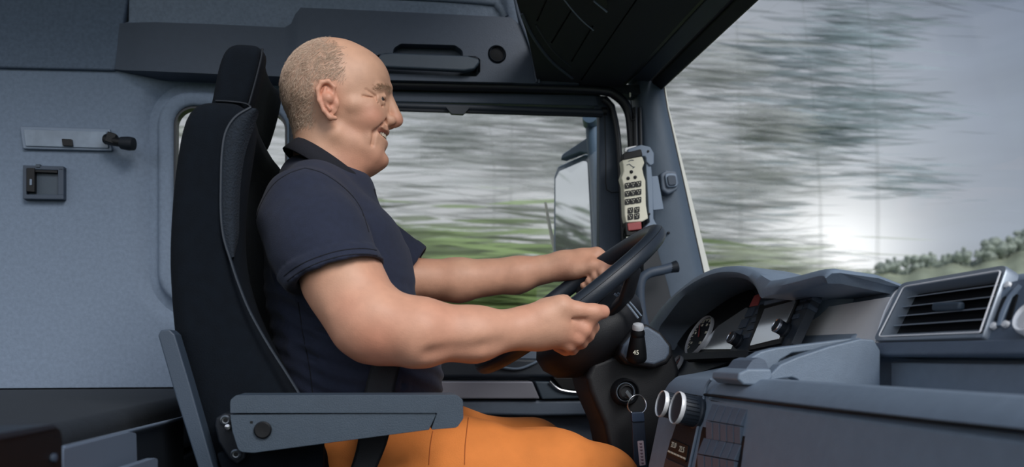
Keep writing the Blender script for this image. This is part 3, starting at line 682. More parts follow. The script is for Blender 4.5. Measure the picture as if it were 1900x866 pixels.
# centre stack controls
for i, (bxp, byp, R) in enumerate(((1266, 757, .0215), (1296, 765, .0250))):
    t = root('rotary_knob', WP(bxp, byp, pF, nF), ('smaller chrome rimmed rotary knob nearer the ignition key', 'larger chrome rimmed rotary knob nearer the rocker switches')[i], 'knob', 'rotary knobs')
    c = WP(bxp, byp, pF, nF)
    MB().lathe([(R*1.0, 0), (R, .004), (R*.92, .006), (R*.92, .030), (R*.86, .034), (.0001, .034)], c, nF, 36).go('body', dashd_m, t, sharp=30)
    MB().lathe([(R*.94, .0300), (R*.98, .034), (R*.94, .0365), (R*.90, .035)], c, nF, 36).go('chrome_rim', silver_m, t)
    rb = MB()
    for k in range(24):
        a = 2*PI*k/24; rb.tube([c+nF*.008+R*.925*Vector((0, math.cos(a), math.sin(a))), c+nF*.028+R*.925*Vector((0, math.cos(a), math.sin(a)))], .0007, 5, sub=1)
    rb.go('grip_ribs', dark_m, t)
rp = root('climate_display', WP(1262, 800, pF, nF), 'narrow black control panel with digits below the rotary knobs', 'panel')
face(fil([(1268, 728), (1306, 735), (1296, 790), (1277, 880), (1232, 900), (1240, 840), (1258, 785)], 6), .003).go('panel', dark_m, rp, bevel=.001)
face(fil([(1250, 814), (1283, 828), (1278, 858), (1243, 842)], 2), .005).go('display', black_m, rp, bevel=.001)
for s, x, y in (('32.0', 1256, 827), ('22.5', 1271, 835)): text(s, WP(x, y, pF, nF)+nF*.0055, Vector((0, -1, 0)), nF.cross(Vector((0, -1, 0))).normalized(), .012, cream_m, rp)
for k in range(6): face([(1246+k*5.6, 836+k*2.5), (1250+k*5.6, 838+k*2.5), (1249.4+k*5.6, 841+k*2.5), (1245.4+k*5.6, 839+k*2.5)], .006).go('indicator', cream_m, rp)
face(fil([(1240, 850), (1276, 866), (1270, 900), (1232, 890)], 2), .005).go('lower_button', dashd_m, rp, bevel=.001)
# rocker switches
sw = root('switch_panel', WP(1345, 800, pF, nF), 'two banks of ribbed rocker switches on the dashboard front', 'switches')
face(fil([(1321, 742), (1394, 755), (1374, 900), (1288, 890), (1304, 800)], 3), .0025).go('bezel', black_m, sw, bevel=.0008)
def rk(x0, y0, x1, y1, dxl, H, n):
    for k in range(n):
        for j in range(2):
            s0, s1 = k/n+.012, (k+1)/n-.012; t0, t1 = j*.5+.01, j*.5+.485
            def P(s, t): return (x0+(x1-x0)*s-dxl*t, y0+(y1-y0)*s+H*t)
            a_, b_, c_, d_ = P(s0, t0), P(s1, t0), P(s1, t1), P(s0, t1)
            h0, h1 = (.0035, .0085) if j == 0 else (.0085, .0035)
            V = [WP(*p, pF, nF) for p in (a_, b_, c_, d_)]; T = [V[0]+nF*h0, V[1]+nF*h0, V[2]+nF*h1, V[3]+nF*h1]
            MB().add(V+T, [[0, 3, 2, 1], [4, 5, 6, 7], [0, 1, 5, 4], [1, 2, 6, 5], [2, 3, 7, 6], [3, 0, 4, 7]]).go('rocker_switch', dashl_m, sw, bevel=.0008)
rk(1325, 749, 1391, 760, 12, 66, 5)
rk(1309, 812, 1380, 825, 12, 64, 5)

# ================================================================== PILLAR FITTINGS
ph = root('remote_control', WY(1176, 355, .50), 'cream handheld radio remote with black keys clipped to the pillar', 'remote control')
slabY(fil([(1154, 296, 6), (1192, 289, 6), (1196, 302), (1192, 312), (1195, 326), (1198, 335), (1199, 380), (1203, 405), (1192, 411), (1162, 413), (1159, 400), (1157, 345), (1153, 330), (1157, 318), (1156, 306)], 3), .495, .028).go('body', cream_m, ph, bevel=.004, seg=3)
for x, y in ((1171, 319), (1165, 331), (1178, 329)): MB().lathe([(.0044, 0), (.0044, .0035), (.002, .0045)], WY(x, y, .4965), (0, -1, 0), 16).go('round_key', black_m, ph)
def key(x, y, w=9.6, h=10.5):
    kk = slabY(fil([(x-w/2, y-h/2+.8), (x+w/2, y-h/2-.8), (x+w/2, y+h/2-.8), (x-w/2, y+h/2+.8)], 1.5), .4925, .003).go('key', black_m, ph)
    mk_ = MB()
    for px_, py_ in ((-2.4, -1.5), (1.6, -2.4), (0, 1.8)): mk_.box(WY(x+px_, y+py_, .4922), (.0014, .0006, .0034), Matrix.Rotation(px_*.4, 3, 'Y'))
    mk_.go('symbol', cream_m, kk)
for y in (344, 359, 374):
    for k in range(3): key(1164.5+k*10.4, y-k*1.6)
for y in (390, 402):
    for k in range(2): key(1170+k*12, y-k*1.2)
slabY(fil([(1164, 414), (1190, 411), (1191, 425), (1166, 428)], 2), .492, .03).go('red_end', red_m, ph, bevel=.002)
lg = MB()
for pp in ([(1166, 299), (1171, 297), (1176, 297)], [(1163, 306), (1168, 304), (1171, 307), (1176, 310)], [(1178, 309), (1174, 312)]):
    lg.prism([WY(x, y, .494) for x, y in stroke(pp, 1.3)], (0, .002, 0))
lg.go('logo', trimd_m, ph)
cr = root('remote_holder', WY(1200, 350, .52), 'blue grey metal holder bracket gripping the cream remote', 'holder')
slabY(fil([(1198, 300), (1208, 300), (1212, 340), (1213, 405), (1226, 430), (1205, 445), (1185, 445), (1190, 428), (1205, 412)], 3), .505, .02).go('spine', bracket_m, cr, bevel=.003)
slabY(fil([(1165, 276), (1190, 268), (1207, 272), (1214, 284), (1214, 304), (1207, 308), (1199, 300), (1198, 290), (1165, 292)], 4), .50, .02).go('top_clamp', bracket_m, cr, bevel=.003)
slabY(fil([(1157, 284), (1190, 276), (1193, 289), (1156, 297)], 3), .493, .025).go('rubber_grip', black_m, cr, bevel=.002)
slabY(fil([(1160, 274), (1180, 270), (1188, 276), (1160, 283)], 3), .51, .012).go('bolt_pad', silver_m, cr, bevel=.002)
slabY(fil([(1160, 412), (1167, 412), (1168, 430), (1196, 428), (1196, 434), (1163, 437)], 2), .495, .03).go('bottom_clamp', black_m, cr, bevel=.001)
for x, y in ((1202, 281), (1204, 397)): MB().lathe([(.0035, 0), (.003, .004), (.001, .0045)], WY(x, y, .502), (0, -1, 0), 12).go('screw', black_m, cr)
slabY(fil([(1209, 327), (1221, 326), (1232, 388), (1212, 390)], 2), .512, .01).go('flat_plate', bracket_m, cr, bevel=.0015)
MB().tube([WY(x, y, .512) for x, y in ((1158, 420), (1155, 440), (1158, 460), (1168, 470))], .003, 8).go('cable', black_m, cr)
sb = root('pillar_sensor', WY(1243, 338, .53), 'rounded square grey sensor housing on the windscreen pillar', 'sensor')
slabY(fil([(1226, 322, 9), (1236, 315, 6), (1256, 317, 8), (1261, 340, 5), (1258, 352, 9), (1240, 361, 8), (1228, 352, 9)], 5), .520, .035).go('housing', dashl_m, sb, bevel=.006, seg=3)
slabY(fil([(1233, 321), (1256, 321), (1259, 346), (1238, 348)], 7), .513, .012).go('cover', bracket_m, sb, bevel=.003, seg=3)
slabY(fil([(1238, 325), (1254, 325), (1256, 343), (1241, 344)], 5), .509, .012).go('pad', trimd_m, sb, bevel=.002)
MB().lathe([(.004, 0), (.0035, .004), (.001, .005)], WY(1240, 432, .545), (0, -1, 0), 12).go('pillar_screw', dark_m)
tag(bpy.data.objects['pillar_screw'], 'single dark screw in the windscreen pillar below the holder', 'screw')
gb = root('grab_bar', WY(1215, 520, .46), 'bent dark metal bar beside the windscreen pillar behind the wheel', 'grab bar')
MB().tube([WY(x, y, .46) for x, y in ((1205, 640), (1192, 590), (1187, 548), (1190, 520), (1204, 507), (1228, 501), (1246, 496))], [.0125]*5+[.0125, .013], 14).go('bar', trimd_m, gb)
MB().tube([WY(1240, 498, .46), WY(1256, 494, .46)], [.012, .0155], 16, sub=1).go('end_cap', dark_m, gb)
# ================================================================== DRIVER SEAT
def super_ring(xr, xf, w, z, e=5.0, n=56, scoop=0.0, yc=0.0, tilt=0.0):
    P = []
    for k in range(n):
        a = 2*PI*k/n; c, s = math.cos(a), math.sin(a)
        u = math.copysign(abs(c)**(2/e), c); v = math.copysign(abs(s)**(2/e), s)
        x = (xr+xf)/2+u*(xf-xr)/2; y = v*w
        if u > 0: x -= scoop*u*max(0, 1-(abs(v)/.72)**3)
        P.append(Vector((x, yc+y, z+tilt*u)))
    return P
SX = np.interp
st = root('driver_seat', (-.15, 0, .12), 'black velour high-backed driver seat with knitted side bolsters', 'seat')
WB = .255
ly = [186, 196, 220, 260, 310, 370, 430, 490, 550, 610, 670, 730, 790, 850, 900]
rear = [362, 338, 322, 312, 304, 298, 294, 292, 295, 298, 306, 318, 336, 362, 390]
fron = [455, 470, 476, 474, 466, 458, 455, 458, 472, 496, 528, 560, 592, 620, 640]
rings = []
for y, r_, f_ in zip(ly, rear, fron):
    a, b = WY(r_, y, -WB), WY(f_, y, -WB+.03); rings.append(super_ring(a.x, b.x, WB*(.90 if y < 190 else .97 if y < 200 else 1), (a.z+b.z)/2, 4.5, scoop=.045 if y > 220 else .01))
rings.insert(0, [Vector((rings[0][0].x*0+p.x*.8+rings[0][14].x*.2, p.y*.8, p.z+.010)) for p in rings[0]])
MB().loft(rings).go('backrest', seat_m, st, subsurf=1, sharp=0)
hy = [212, 190, 165, 140, 115, 98, 86, 78, 74]
hr = [378, 384, 389, 393, 399, 405, 412, 424, 440]
hf = [455, 461, 470, 477, 483, 486, 486, 480, 466]
WH = .14; rings = []
for i, (y, r_, f_) in enumerate(zip(hy, hr, hf)):
    a, b = WY(r_, y, -WH), WY(f_, y, -WH); rings.append(super_ring(a.x, b.x+.004, WH*(1, 1, 1, 1, 1, .985, .96, .9, .8)[i]+.004, (a.z+b.z)/2, 5, scoop=.012))
MB().loft(rings).go('headrest', seat_m, st, subsurf=1, sharp=0)
# seams
for q, Y in (([(400, 187), (425, 188), (455, 192), (466, 199)], -.1445), ([(462, 193), (474, 150), (484, 110), (487, 90)], -.137)):
    MB().tube([WY(x, y, Y) for x, y in q], .0018, 6).go('seam', dark_m, st)
# knitted bolster insert wrapped on the front corner
def insert():
    L_ = [(466, 200), (438, 218), (420, 245), (413, 285), (411, 340), (411, 395), (416, 440), (427, 478)]
    R_ = [(480, 212), (472, 235), (462, 262), (452, 300), (446, 350), (444, 400), (443, 440), (434, 478)]
    Lw = [WY(x, y, -.2565) for x, y in smooth2(L_, 4)]; Rw = [WY(x, y, -.236) for x, y in smooth2(R_, 4)]; rows = []
    for a, b in zip(Lw, Rw):
        rows.append([a+(b-a)*t+Vector((.45, -1, 0)).normalized()*.012*math.sin(PI*t) for t in (0, .2, .4, .6, .8, 1)])
    m = MB(); m.loft(rows, closed=False, cap=False); nv_ = len(m.V); 
    m.V += [v+Vector((-.008, .02, 0)) for v in m.V[:nv_]]; m.F += [[a+nv_ for a in f[::-1]] for f in m.F[:]]
    m.go('knit_insert', knit_m, st, subsurf=1, sharp=0)
insert()
MB().tube([WY(x, y, -.2575) for x, y in ((466, 199), (437, 217), (419, 245), (412, 285), (410, 340), (410, 395), (415, 440), (427, 480), (440, 520), (462, 575), (495, 635), (530, 690), (558, 735))], .0022, 6).go('piping', dashd_m, st)
# cushion and base
MB().loft([super_ring(-.30, .33, .255, z, 5) for z in (.36, .38)]+[super_ring(-.30, .345, .262, .46, 5), super_ring(-.29, .33, .25, .50, 5), super_ring(-.25, .28, .2, .515, 5)]).go('cushion', seat_m, st, subsurf=1, sharp=0)
MB().box((0, 0, .30), (.50, .42, .12)).box((0, 0, .14), (.40, .34, .22)).go('base', black_m, st, bevel=.02)
slabY(fil([(293, 622), (298, 612), (314, 611), (324, 620), (352, 712), (397, 870), (425, 960), (398, 960), (368, 870), (327, 740)], 5), -.285, .04).go('side_lever_trim', mat('lever_trim', (56, 69, 84), .5, bump=.2, bscale=600), st, bevel=.004, seg=3)
slabY(fil([(398, 790), (400, 775), (415, 766), (440, 766), (455, 800), (456, 850), (440, 862), (425, 852), (405, 820)], 6), -.285, .035).go('recliner_cover', dark_m, st, bevel=.004)
slabY(fil([(400, 840), (600, 810), (600, 960), (440, 960)], 8), -.272, .03).go('side_shield', seat_m, st, bevel=.005)
for x, y, r in ((419, 779, .0075), (438, 842, .0075)):
    bo = MB().lathe([(r, 0), (r, .003), (r*.7, .005), (r*.62, .003), (.0001, .002)], WY(x, y, -.286), (0, -1, 0), 20).go('bolt', bolt_m, st, sharp=25)
    MB().lathe([(r*.45, 0), (r*.45, .0035), (.0001, .0036)], WY(x, y, -.286), (0, -1, 0), 6).go('hex_socket', black_m, bo)
MB().lathe([(.004, 0), (.004, .008), (.001, .009)], WY(424, 791, -.286), (0, -1, 0), 12).go('pin', chrome_m, st)
# armrest, hinged on the seat
AY = -.350
ar = slabY(fil([(427, 769, 2), (808, 766, 2), (809, 770, 1), (796, 797, 3), (470, 840, 22), (443, 838, 14), (431, 800, 10)], 3), AY, .062).go('armrest', arm_m, st, bevel=.004, seg=3)
slabY(fil([(427, 742, 12), (438, 733, 6), (848, 732, 12), (859, 742, 8), (860, 776, 10), (848, 793, 10), (800, 797, 2), (811, 766, 1), (427, 766, 2)], 3), AY-.003, .068).go('armrest_cap', arm_m, ar, bevel=.005, seg=3)
MB().lathe([(.0118, 0), (.0118, .004), (.0100, .0055), (.0001, .005)], WY(488, 797, AY), (0, -1, 0), 30).go('button', black_m, ar)
slabY([(464, 781), (469, 781), (469, 785), (464, 785)], AY-.001, .002).go('small_hole', black_m, ar)
# ================================================================== THE DRIVER
def W3(px, py, Y): return tuple(WY(px, py, Y))
HO = WY(640, 190, 0); HS = np.array([.963e-3, .975e-3, .98e-3])
def HW(x, y, z): return Vector((HO.x+x*HS[0], y*HS[1], HO.z+z*HS[2]))      # head units -> world
def head_sdf(P):
    x, ys, z = P; y = np.abs(ys); Q = (x, y, z)
    d = ell(Q, (-18, 0, 20), (100, 77, 95))
    d = smin(d, ell(Q, (30, 0, 40), (52, 60, 50)), 18)
    d = smin(d, ell(Q, (24, 0, -34), (58, 60, 58)), 22)
    d = smin(d, ell(Q, (28, 0, -78), (50, 46, 42)), 18)                      # jaw mass
    d = smin(d, con(Q, (-12, 48, -72), (50, 20, -102), 16, 17), 16)          # jaw line
    d = smin(d, ell(Q, (62, 0, -105), (20, 22, 17)), 8)                      # chin
    d = smin(d, ell(Q, (26, 0, -118), (36, 36, 22)), 16)                     # under the chin
    d = smin(d, con(Q, (-34, 0, -50), (-30, 0, -190), 60, 66, .92), 22)      # neck
    d = smin(d, con(Q, (6, 22, -90), (-6, 14, -170), 30, 30), 14)
    d = smin(d, ell(Q, (44, 36, -38), (25, 24, 23)), 12)                     # smiling cheek
    d = smin(d, con(Q, (16, 60, -22), (46, 46, -18), 9, 10), 14)             # cheekbone
    d = smin(d, con(Q, (80, 9, 27), (60, 45, 17), 8.5, 6), 9)                # brow
    d = smax(d, -ell(Q, (86, 35, -2), (19, 17, 10)), 8)                      # socket
    d = smax(d, -ell(Q, (99, 0, 11), (9, 26, 7)), 6)                         # nasion
    # nose
    n = con(Q, (80, 0, 16), (94, 0, -20), 9, 11.5); n = smin(n, ell(Q, (96, 0, -29), (13, 12.5, 12)), 7)
    n = smin(n, ell(Q, (83, 14, -33), (12, 8, 10)), 5); n = smin(n, con(Q, (80, 0, -35), (92, 0, -37), 9, 6), 5)
    d = smin(d, n, 6)
    d = smax(d, -ell(Q, (90, 9, -45), (6, 4, 4)), 3)                         # nostril
    d = smax(d, -chain(Q, [(73, 21, -24), (71, 24, -34), (76, 20, -42)], [1.6, 2.2, 1.6], 1), 4)          # wing crease
    # mouth: lips, corner, opening with teeth behind
    d = smin(d, ell(Q, (60, 0, -60), (19, 32, 22)), 8)
    up = chain(Q, [(78.5, 0, -51), (75, 16, -52), (63, 30, -55)], [4.6, 4, 2.4], 3); lo = chain(Q, [(73, 0, -75), (69, 15, -74), (58, 29, -63)], [5.6, 5, 2.6], 3)
    d = smin(d, up, 4); d = smin(d, lo, 5)
    d = smax(d, -chain(Q, [(86, 0, -63.5), (80, 18, -62.5), (68, 33, -60)], [8.4, 7.8, 6.2], 1), 1.6)
    d = smin(d, ell(Q, (44, 34, -72), (12, 12, 14)), 10)
    d = smax(d, -chain(Q, [(74, 22, -36), (64, 37, -49), (54, 43, -66), (50, 40, -86)], [1.2, 2.2, 2.2, 1.0], 2), 9)   # smile fold
    d = smax(d, -ell(Q, (86, 0, -89), (12, 20, 5)), 6)
    # lids around a narrowed eye, laughter lines
    d = smin(d, chain(Q, [(73, 22, 2.5), (72, 34, 4.2), (60, 46, -1.5)], [3.8, 4.6, 3.6], 2), 3)
    d = smin(d, chain(Q, [(72, 22, -5.5), (70, 34, -7.2), (60, 46, -4.5)], [3.6, 4.6, 3.6], 2), 3)
    for a, b in (((57, 49, -1), (40, 62, 6)), ((56, 50, -5), (34, 63, -6)), ((57, 49, -9), (40, 61, -20)), ((68, 36, -15), (50, 53, -20)), ((60, 46, -13), (46, 56, -26))):
        d = smax(d, -con(Q, a, b, 1.3, .6), 4.5)
    for z0 in (60, 72): d = smax(d, -chain(Q, [(77-(z0-58)*.75, 0, z0), (64-(z0-58)*.75, 36, z0-2)], [1.2, .6], 1), 4)
    # ear
    QE = ((x-5+2.4)/.93-2.4*0-2.6, 80+(y-80)/.93, (z+23.5)/.93)
    e = ell(QE, (-33, 79, 6), (18, 5.5, 32), rot=.30)
    e = smin(e, chain(QE, [(-24, 82, 12), (-22, 84, 26), (-33, 87, 35), (-46, 88, 32), (-53, 88, 18), (-50, 87, -2), (-41, 85, -20), (-30, 82, -31), (-20, 79, -31)], [2.5, 4, 4.4, 4.6, 4.6, 4.2, 4.2, 5.5, 4.2], 3), 3.5)
    e = smax(e, -ell(QE, (-30, 90, 2), (9.5, 10, 17), rot=.30), 3)
    e = smin(e, chain(QE, [(-38, 84, 24), (-42, 86, 10), (-39, 86, -6), (-30, 85, -17)], [2.8, 3.4, 3.4, 3.4], 2), 3)
    e = smin(e, ell(QE, (-17, 80, -3), (4.5, 5, 8)), 4); e = smin(e, con(QE, (-34, 68, 2), (-34, 82, 4), 15, 12), 4)
    d = smin(d, e, 4.5)
    return d
hv, hf_ = nets(head_sdf, (-125, -98, -190), (118, 98, 120), 1.7)
hv = relax(hv, hf_, 1, .35)
def sm(a, b, t): t = np.clip((t-a)/(b-a), 0, 1); return t*t*(3-2*t)
C = lambda *c: np.array(lin(c))
def skincol(P, base, n1=None):
    n = vnoise(P.T, (55, 55, 55), 3)*.5+vnoise(P.T, (140, 140, 140), 4)*.5
    return base*(1+.05*n[:, None])*np.array([1, 1-.0, 1])
def mixc(c, m, t): return c*(1-m[:, None])+np.array(t)*m[:, None]
x, y, z = hv[:, 0], np.abs(hv[:, 1]), hv[:, 2]
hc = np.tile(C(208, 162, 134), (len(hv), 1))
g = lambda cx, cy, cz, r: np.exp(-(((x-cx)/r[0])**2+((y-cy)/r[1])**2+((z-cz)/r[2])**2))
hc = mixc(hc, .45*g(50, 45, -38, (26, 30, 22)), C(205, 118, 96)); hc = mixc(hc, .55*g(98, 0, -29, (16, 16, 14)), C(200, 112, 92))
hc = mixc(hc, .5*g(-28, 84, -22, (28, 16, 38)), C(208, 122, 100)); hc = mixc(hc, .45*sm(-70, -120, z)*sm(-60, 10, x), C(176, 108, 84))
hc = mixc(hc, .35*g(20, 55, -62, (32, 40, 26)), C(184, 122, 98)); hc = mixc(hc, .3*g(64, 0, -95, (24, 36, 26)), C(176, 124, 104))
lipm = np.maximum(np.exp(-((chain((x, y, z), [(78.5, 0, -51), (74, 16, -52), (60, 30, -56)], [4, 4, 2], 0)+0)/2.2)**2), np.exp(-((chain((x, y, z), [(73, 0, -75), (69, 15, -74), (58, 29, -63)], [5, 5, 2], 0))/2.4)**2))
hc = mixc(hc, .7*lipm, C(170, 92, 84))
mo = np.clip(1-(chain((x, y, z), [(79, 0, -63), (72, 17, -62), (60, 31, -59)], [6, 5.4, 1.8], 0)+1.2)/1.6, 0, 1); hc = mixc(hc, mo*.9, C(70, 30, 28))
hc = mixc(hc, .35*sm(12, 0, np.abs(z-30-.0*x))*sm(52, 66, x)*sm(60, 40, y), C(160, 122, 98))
def hairmask(x, y, z):
    front = np.interp(z, [-10, 10, 25, 45, 75, 95, 118], [-22, -18, -4, -4, -8, -22, -40])         # hairline runs from the temple over the crown
    m = sm(14, -14, x-front-4+7*vnoise((x, y, z), (.12, .12, .12), 51))*sm(-66, -50, z+np.clip(-(x+60)*.12, -6, 10))
    thin = 1-.7*sm(84, 108, z)*sm(-75, -30, x)
    behind = sm(-48, -58, x); lowcut = sm(6, 18, z)
    return m*np.maximum(behind, lowcut)*thin
hm_ = hairmask(x, y, z)*np.where((y > 74) & (x > -58) & (x < -6) & (z > -66) & (z < 16), 0, 1)
hc = mixc(hc, .42*hm_, C(165, 142, 124))
hvw = np.stack([HO.x+hv[:, 0]*HS[0], hv[:, 1]*HS[1], HO.z+hv[:, 2]*HS[2]], 1)
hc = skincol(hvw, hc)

# --- arms and hands -----------------------------------------------------------
CW = np.array(WY(1111, 541, -.22))*0; th = math.radians(38)
E1 = Vector((math.cos(th), 0, math.sin(th))); E2 = Vector((0, 1, 0)); EN = Vector((-math.sin(th), 0, math.cos(th))); WC = Vector((.358, 0, .853)); WR = .203
def RIM(deg): a = math.radians(deg); return WC+WR*(math.cos(a)*E1+math.sin(a)*E2)
NS = W3(592, 430, -.185); NE = W3(692, 602, -.275); NW_ = W3(985, 607, -.252)
def near_arm(P):
    d = con(P, NS, NE, .055, .049); d = smin(d, con(P, W3(632, 518, -.25), W3(668, 584, -.27), .0595, .051), .03)
    f = chain(P, [NE, W3(770, 616, -.285), W3(880, 620, -.272), NW_], [.047, .0505, .040, .0285], .02); d = smin(d, f, .03)
    d = smin(d, ell(P, W3(702, 628, -.27), (.035, .035, .028)), .03)
    # hand: back, thumb pad, four curled fingers, thumb along the rim
    h = chain(P, [NW_, W3(1018, 598, -.252), W3(1046, 588, -.248)], [.0285, .027, .019], .015)
    h = smin(h, chain(P, [NW_, W3(1014, 612, -.25), W3(1038, 619, -.243)], [.027, .025, .018], .015), .02)
    h = smin(h, chain(P, [W3(1000, 612, -.24), W3(1036, 606, -.245)], [.026, .022], .015), .02)
    d = smin(d, h, .02)
    F_ = [([(1050, 583, -.251), (1090, 596, -.249), (1099, 607, -.222), (1088, 616, -.192), (1068, 608, -.180)], .0112),
          ([(1046, 597, -.253), (1082, 611, -.253), (1090, 621, -.224), (1078, 628, -.192), (1058, 620, -.180)], .0116),
          ([(1038, 610, -.252), (1071, 626, -.251), (1078, 635, -.222), (1066, 640, -.190), (1046, 632, -.178)], .0108),
          ([(1026, 622, -.247), (1056, 639, -.243), (1062, 647, -.218), (1050, 650, -.190), (1034, 643, -.180)], .0096)]
    fs = None
    for pts, r in F_:
        c = chain(P, [W3(*p) for p in pts], [r*1.12, r*1.16, r, r*.95, r*.85], .004); fs = c if fs is None else smin(fs, c, .0035)
    d = smin(d, fs, .009)
    t = chain(P, [W3(1004, 586, -.262), W3(1040, 570, -.262), W3(1072, 576, -.262), W3(1100, 579, -.258), W3(1119, 578, -.252)], [.021, .0195, .0145, .0135, .0118], .006)
    t = smin(t, con(P, W3(1012, 572, -.245), W3(1046, 562, -.236), .018, .014), .012)
    d = smin(d, t, .010)
    d = smax(d, -chain(P, [W3(1056, 592, -.268), W3(1084, 592, -.268)], [.001, .001], 0), .008)
    for a, b in (((800, 660, -.33), (930, 640, -.31)),): d = smax(d, -con(P, W3(*a), W3(*b), .004, .003), .02)
    d = d+.0012*vnoise(P, (38, 38, 38), 9)
    return d
FW = W3(1046, 492, .195)
def far_arm(P):
    d = chain(P, [W3(610, 400, .19), W3(742, 516, .235), W3(850, 520, .235), W3(960, 510, .22), FW], [.052, .0455, .0445, .037, .0275], .02)
    h = chain(P, [FW, W3(1078, 486, .185), W3(1106, 474, .178)], [.0275, .028, .019], .012); h = smin(h, con(P, W3(1060, 500, .175), W3(1098, 490, .158), .022, .015), .015)
    h = smin(h, con(P, FW, W3(1100, 486, .205), .026, .020), .015); d = smin(d, h, .016)
    fs = None
    for k, deg in enumerate((47, 52.5, 58, 63)):
        R0 = RIM(deg); N_ = (R0-WC).normalized(); r = (.0112, .0115, .0108, .0095)[k]
        pts = [R0+N_*.030+EN*.020-E1*.012, R0+N_*.036-EN*.006, R0+N_*.018-EN*.030, R0-N_*.012-EN*.029, R0-N_*.026-EN*.012]
        c = chain(P, [tuple(p) for p in pts], [r*1.15, r*1.15, r, r*.95, r*.85], .004); fs = c if fs is None else smin(fs, c, .003)
        fs = smin(fs, con(P, W3(1085+0*k, 482, .19), tuple(pts[0]), .016, .011), .008)
    d = smin(d, fs, .008)
    t = chain(P, [W3(1070, 500, .165), W3(1098, 494, .148), W3(1122, 492, .138), W3(1138, 494, .134)], [.019, .0145, .0130, .0115], .006)
    d = smin(d, t, .009); return d+.001*vnoise(P, (38, 38, 38), 10)
def arm_mesh(f, lo, hi, h=.0035):
    v, q = nets(f, lo, hi, h); v = relax(v, q, 1, .3); return v, q
nv1, nf1 = arm_mesh(near_arm, (-.20, -.36, .58), (.44, -.10, 1.06))
fv1, ff1 = arm_mesh(far_arm, (-.12, .08, .76), (.56, .32, 1.10))
def armcol(v, tips):
    c = np.tile(C(212, 164, 136), (len(v), 1)); n = vnoise(v.T, (22, 22, 22), 12)
    c = mixc(c, np.clip(.14+.18*n, 0, .5), C(206, 132, 104))
    for p, r, a in tips: c = mixc(c, a*np.exp(-((v-np.array(p))**2).sum(1)/r**2), C(204, 122, 98))
    return skincol(v, c)
nc1 = armcol(nv1, [(W3(1119, 578, -.252), .02, .5), (W3(1085, 615, -.25), .03, .3), (W3(1065, 635, -.25), .03, .28), (W3(690, 660, -.3), .07, .45), (W3(850, 668, -.28), .08, .3)])
nails = np.exp(-((nv1-np.array(W3(1121, 572, -.252)))**2).sum(1)/.0075**2); nc1 = mixc(nc1, .4*nails, C(232, 190, 172))
fc1 = armcol(fv1, [(W3(1136, 494, .134), .02, .5), (W3(1050, 515, .2), .04, .3)])
V = np.concatenate([hvw, nv1, fv1]); F = np.concatenate([hf_, nf1+len(hvw), ff1+len(hvw)+len(nv1)])
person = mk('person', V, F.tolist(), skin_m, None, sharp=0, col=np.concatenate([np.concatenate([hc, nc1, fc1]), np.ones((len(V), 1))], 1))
tag(person, 'smiling balding driver in a navy polo shirt and orange trousers holding the wheel', 'person')
# thumb nail
eyem = mat('eye_white', (140, 126, 118), .25); irism = mat('eye_iris', (58, 52, 48), .2); toothm = mat('teeth', (214, 202, 180), .35)
def ball(c, r, n=20): return MB().lathe([(r*math.sin(PI*k/n), -r*math.cos(PI*k/n)) for k in range(n+1)], c, (0, 0, 1), 28)
for s in (-1, 1):
    e = ball(HW(60.5, s*33.6, -1), .0118).go('eye', eyem, person)
    MB().lathe([(.0001, .0004), (.0045, .0), (.0046, -.001)], HW(60.5, s*33.6, -1)+Vector((.0108, s*.0046, 0)), (1, s*.42, 0), 20).go('iris', irism, e)
for s in (-1, 1):
    MB().tube([HW(75, s*23, 2.0), HW(74.2, s*34, 3.2), HW(68, s*42, .8), HW(60, s*47.5, -3.5)], [.0006, .0010, .0010, .0005], 6).go('eyelashes', mat('lash', (52, 40, 34), .8), person)
for k in range(12):
    a = (k-5.5)*.27; w = 6.4 if abs(k-5.5) < 2 else 5.4
    c = HW(49+26*math.cos(a*.95), 29*math.sin(a*.95), -60.5+abs(a)*1.0)
    MB().box(c, (.0045, w*1.05e-3, .0092), Matrix.Rotation(math.atan2(24.5*math.cos(a*.95), -24*math.sin(a*.95))-PI/2, 3, 'Z')).go('tooth', toothm, person, bevel=.0014)
# --- hair: short strands on the scalp ----------------------------------------
def strands(name, pts, nrm, dirs, L_, w, m_):
    n = len(pts); side = np.cross(dirs, nrm); side /= np.linalg.norm(side, axis=1)[:, None]+1e-9
    p0 = pts-nrm*.0005; p1 = pts+dirs*L_[:, None]*.5+nrm*.0009; p2 = pts+dirs*L_[:, None]+nrm*.0003; w = w[:, None]
    A = np.stack([p0-side*w, p0+side*w, p1+side*w*.8, p1-side*w*.8, p1+nrm*w*.8, p2], 1).reshape(-1, 3)
    T = np.array([[0, 1, 4], [0, 4, 3], [1, 2, 4], [3, 4, 5], [4, 2, 5]]); Fx = (T[None]+6*np.arange(n)[:, None, None]).reshape(-1, 3)
    return mk(name, A, Fx.tolist(), m_, person, smooth=False)
def normals(v, f):
    a = np.cross(v[f[:, 2]]-v[f[:, 0]], v[f[:, 3]]-v[f[:, 1]]); n = np.zeros_like(v)
    for k in range(4): np.add.at(n, f[:, k], a)
    return n/(np.linalg.norm(n, axis=1)[:, None]+1e-12)
nr = normals(hvw, hf_); cc_ = hvw-np.array(HW(-18, 0, 20)); 
if (nr*cc_).sum(1).mean() < 0: nr = -nr
pk = rng.choice(len(hvw), 17000, p=hm_/hm_.sum()) if hm_.sum() > 0 else []
pn = nr[pk]; base_d = np.stack([-.55-.004*hv[pk, 0]*0, hv[pk, 1]*0, -.8+.0*hv[pk, 2]], 1)+rng.normal(0, .25, (len(pk), 3))
wv = vnoise(hv[pk].T, (.06, .06, .06), 21); base_d[:, 0] += wv*.9; base_d[:, 2] += vnoise(hv[pk].T, (.06, .06, .06), 22)*.6
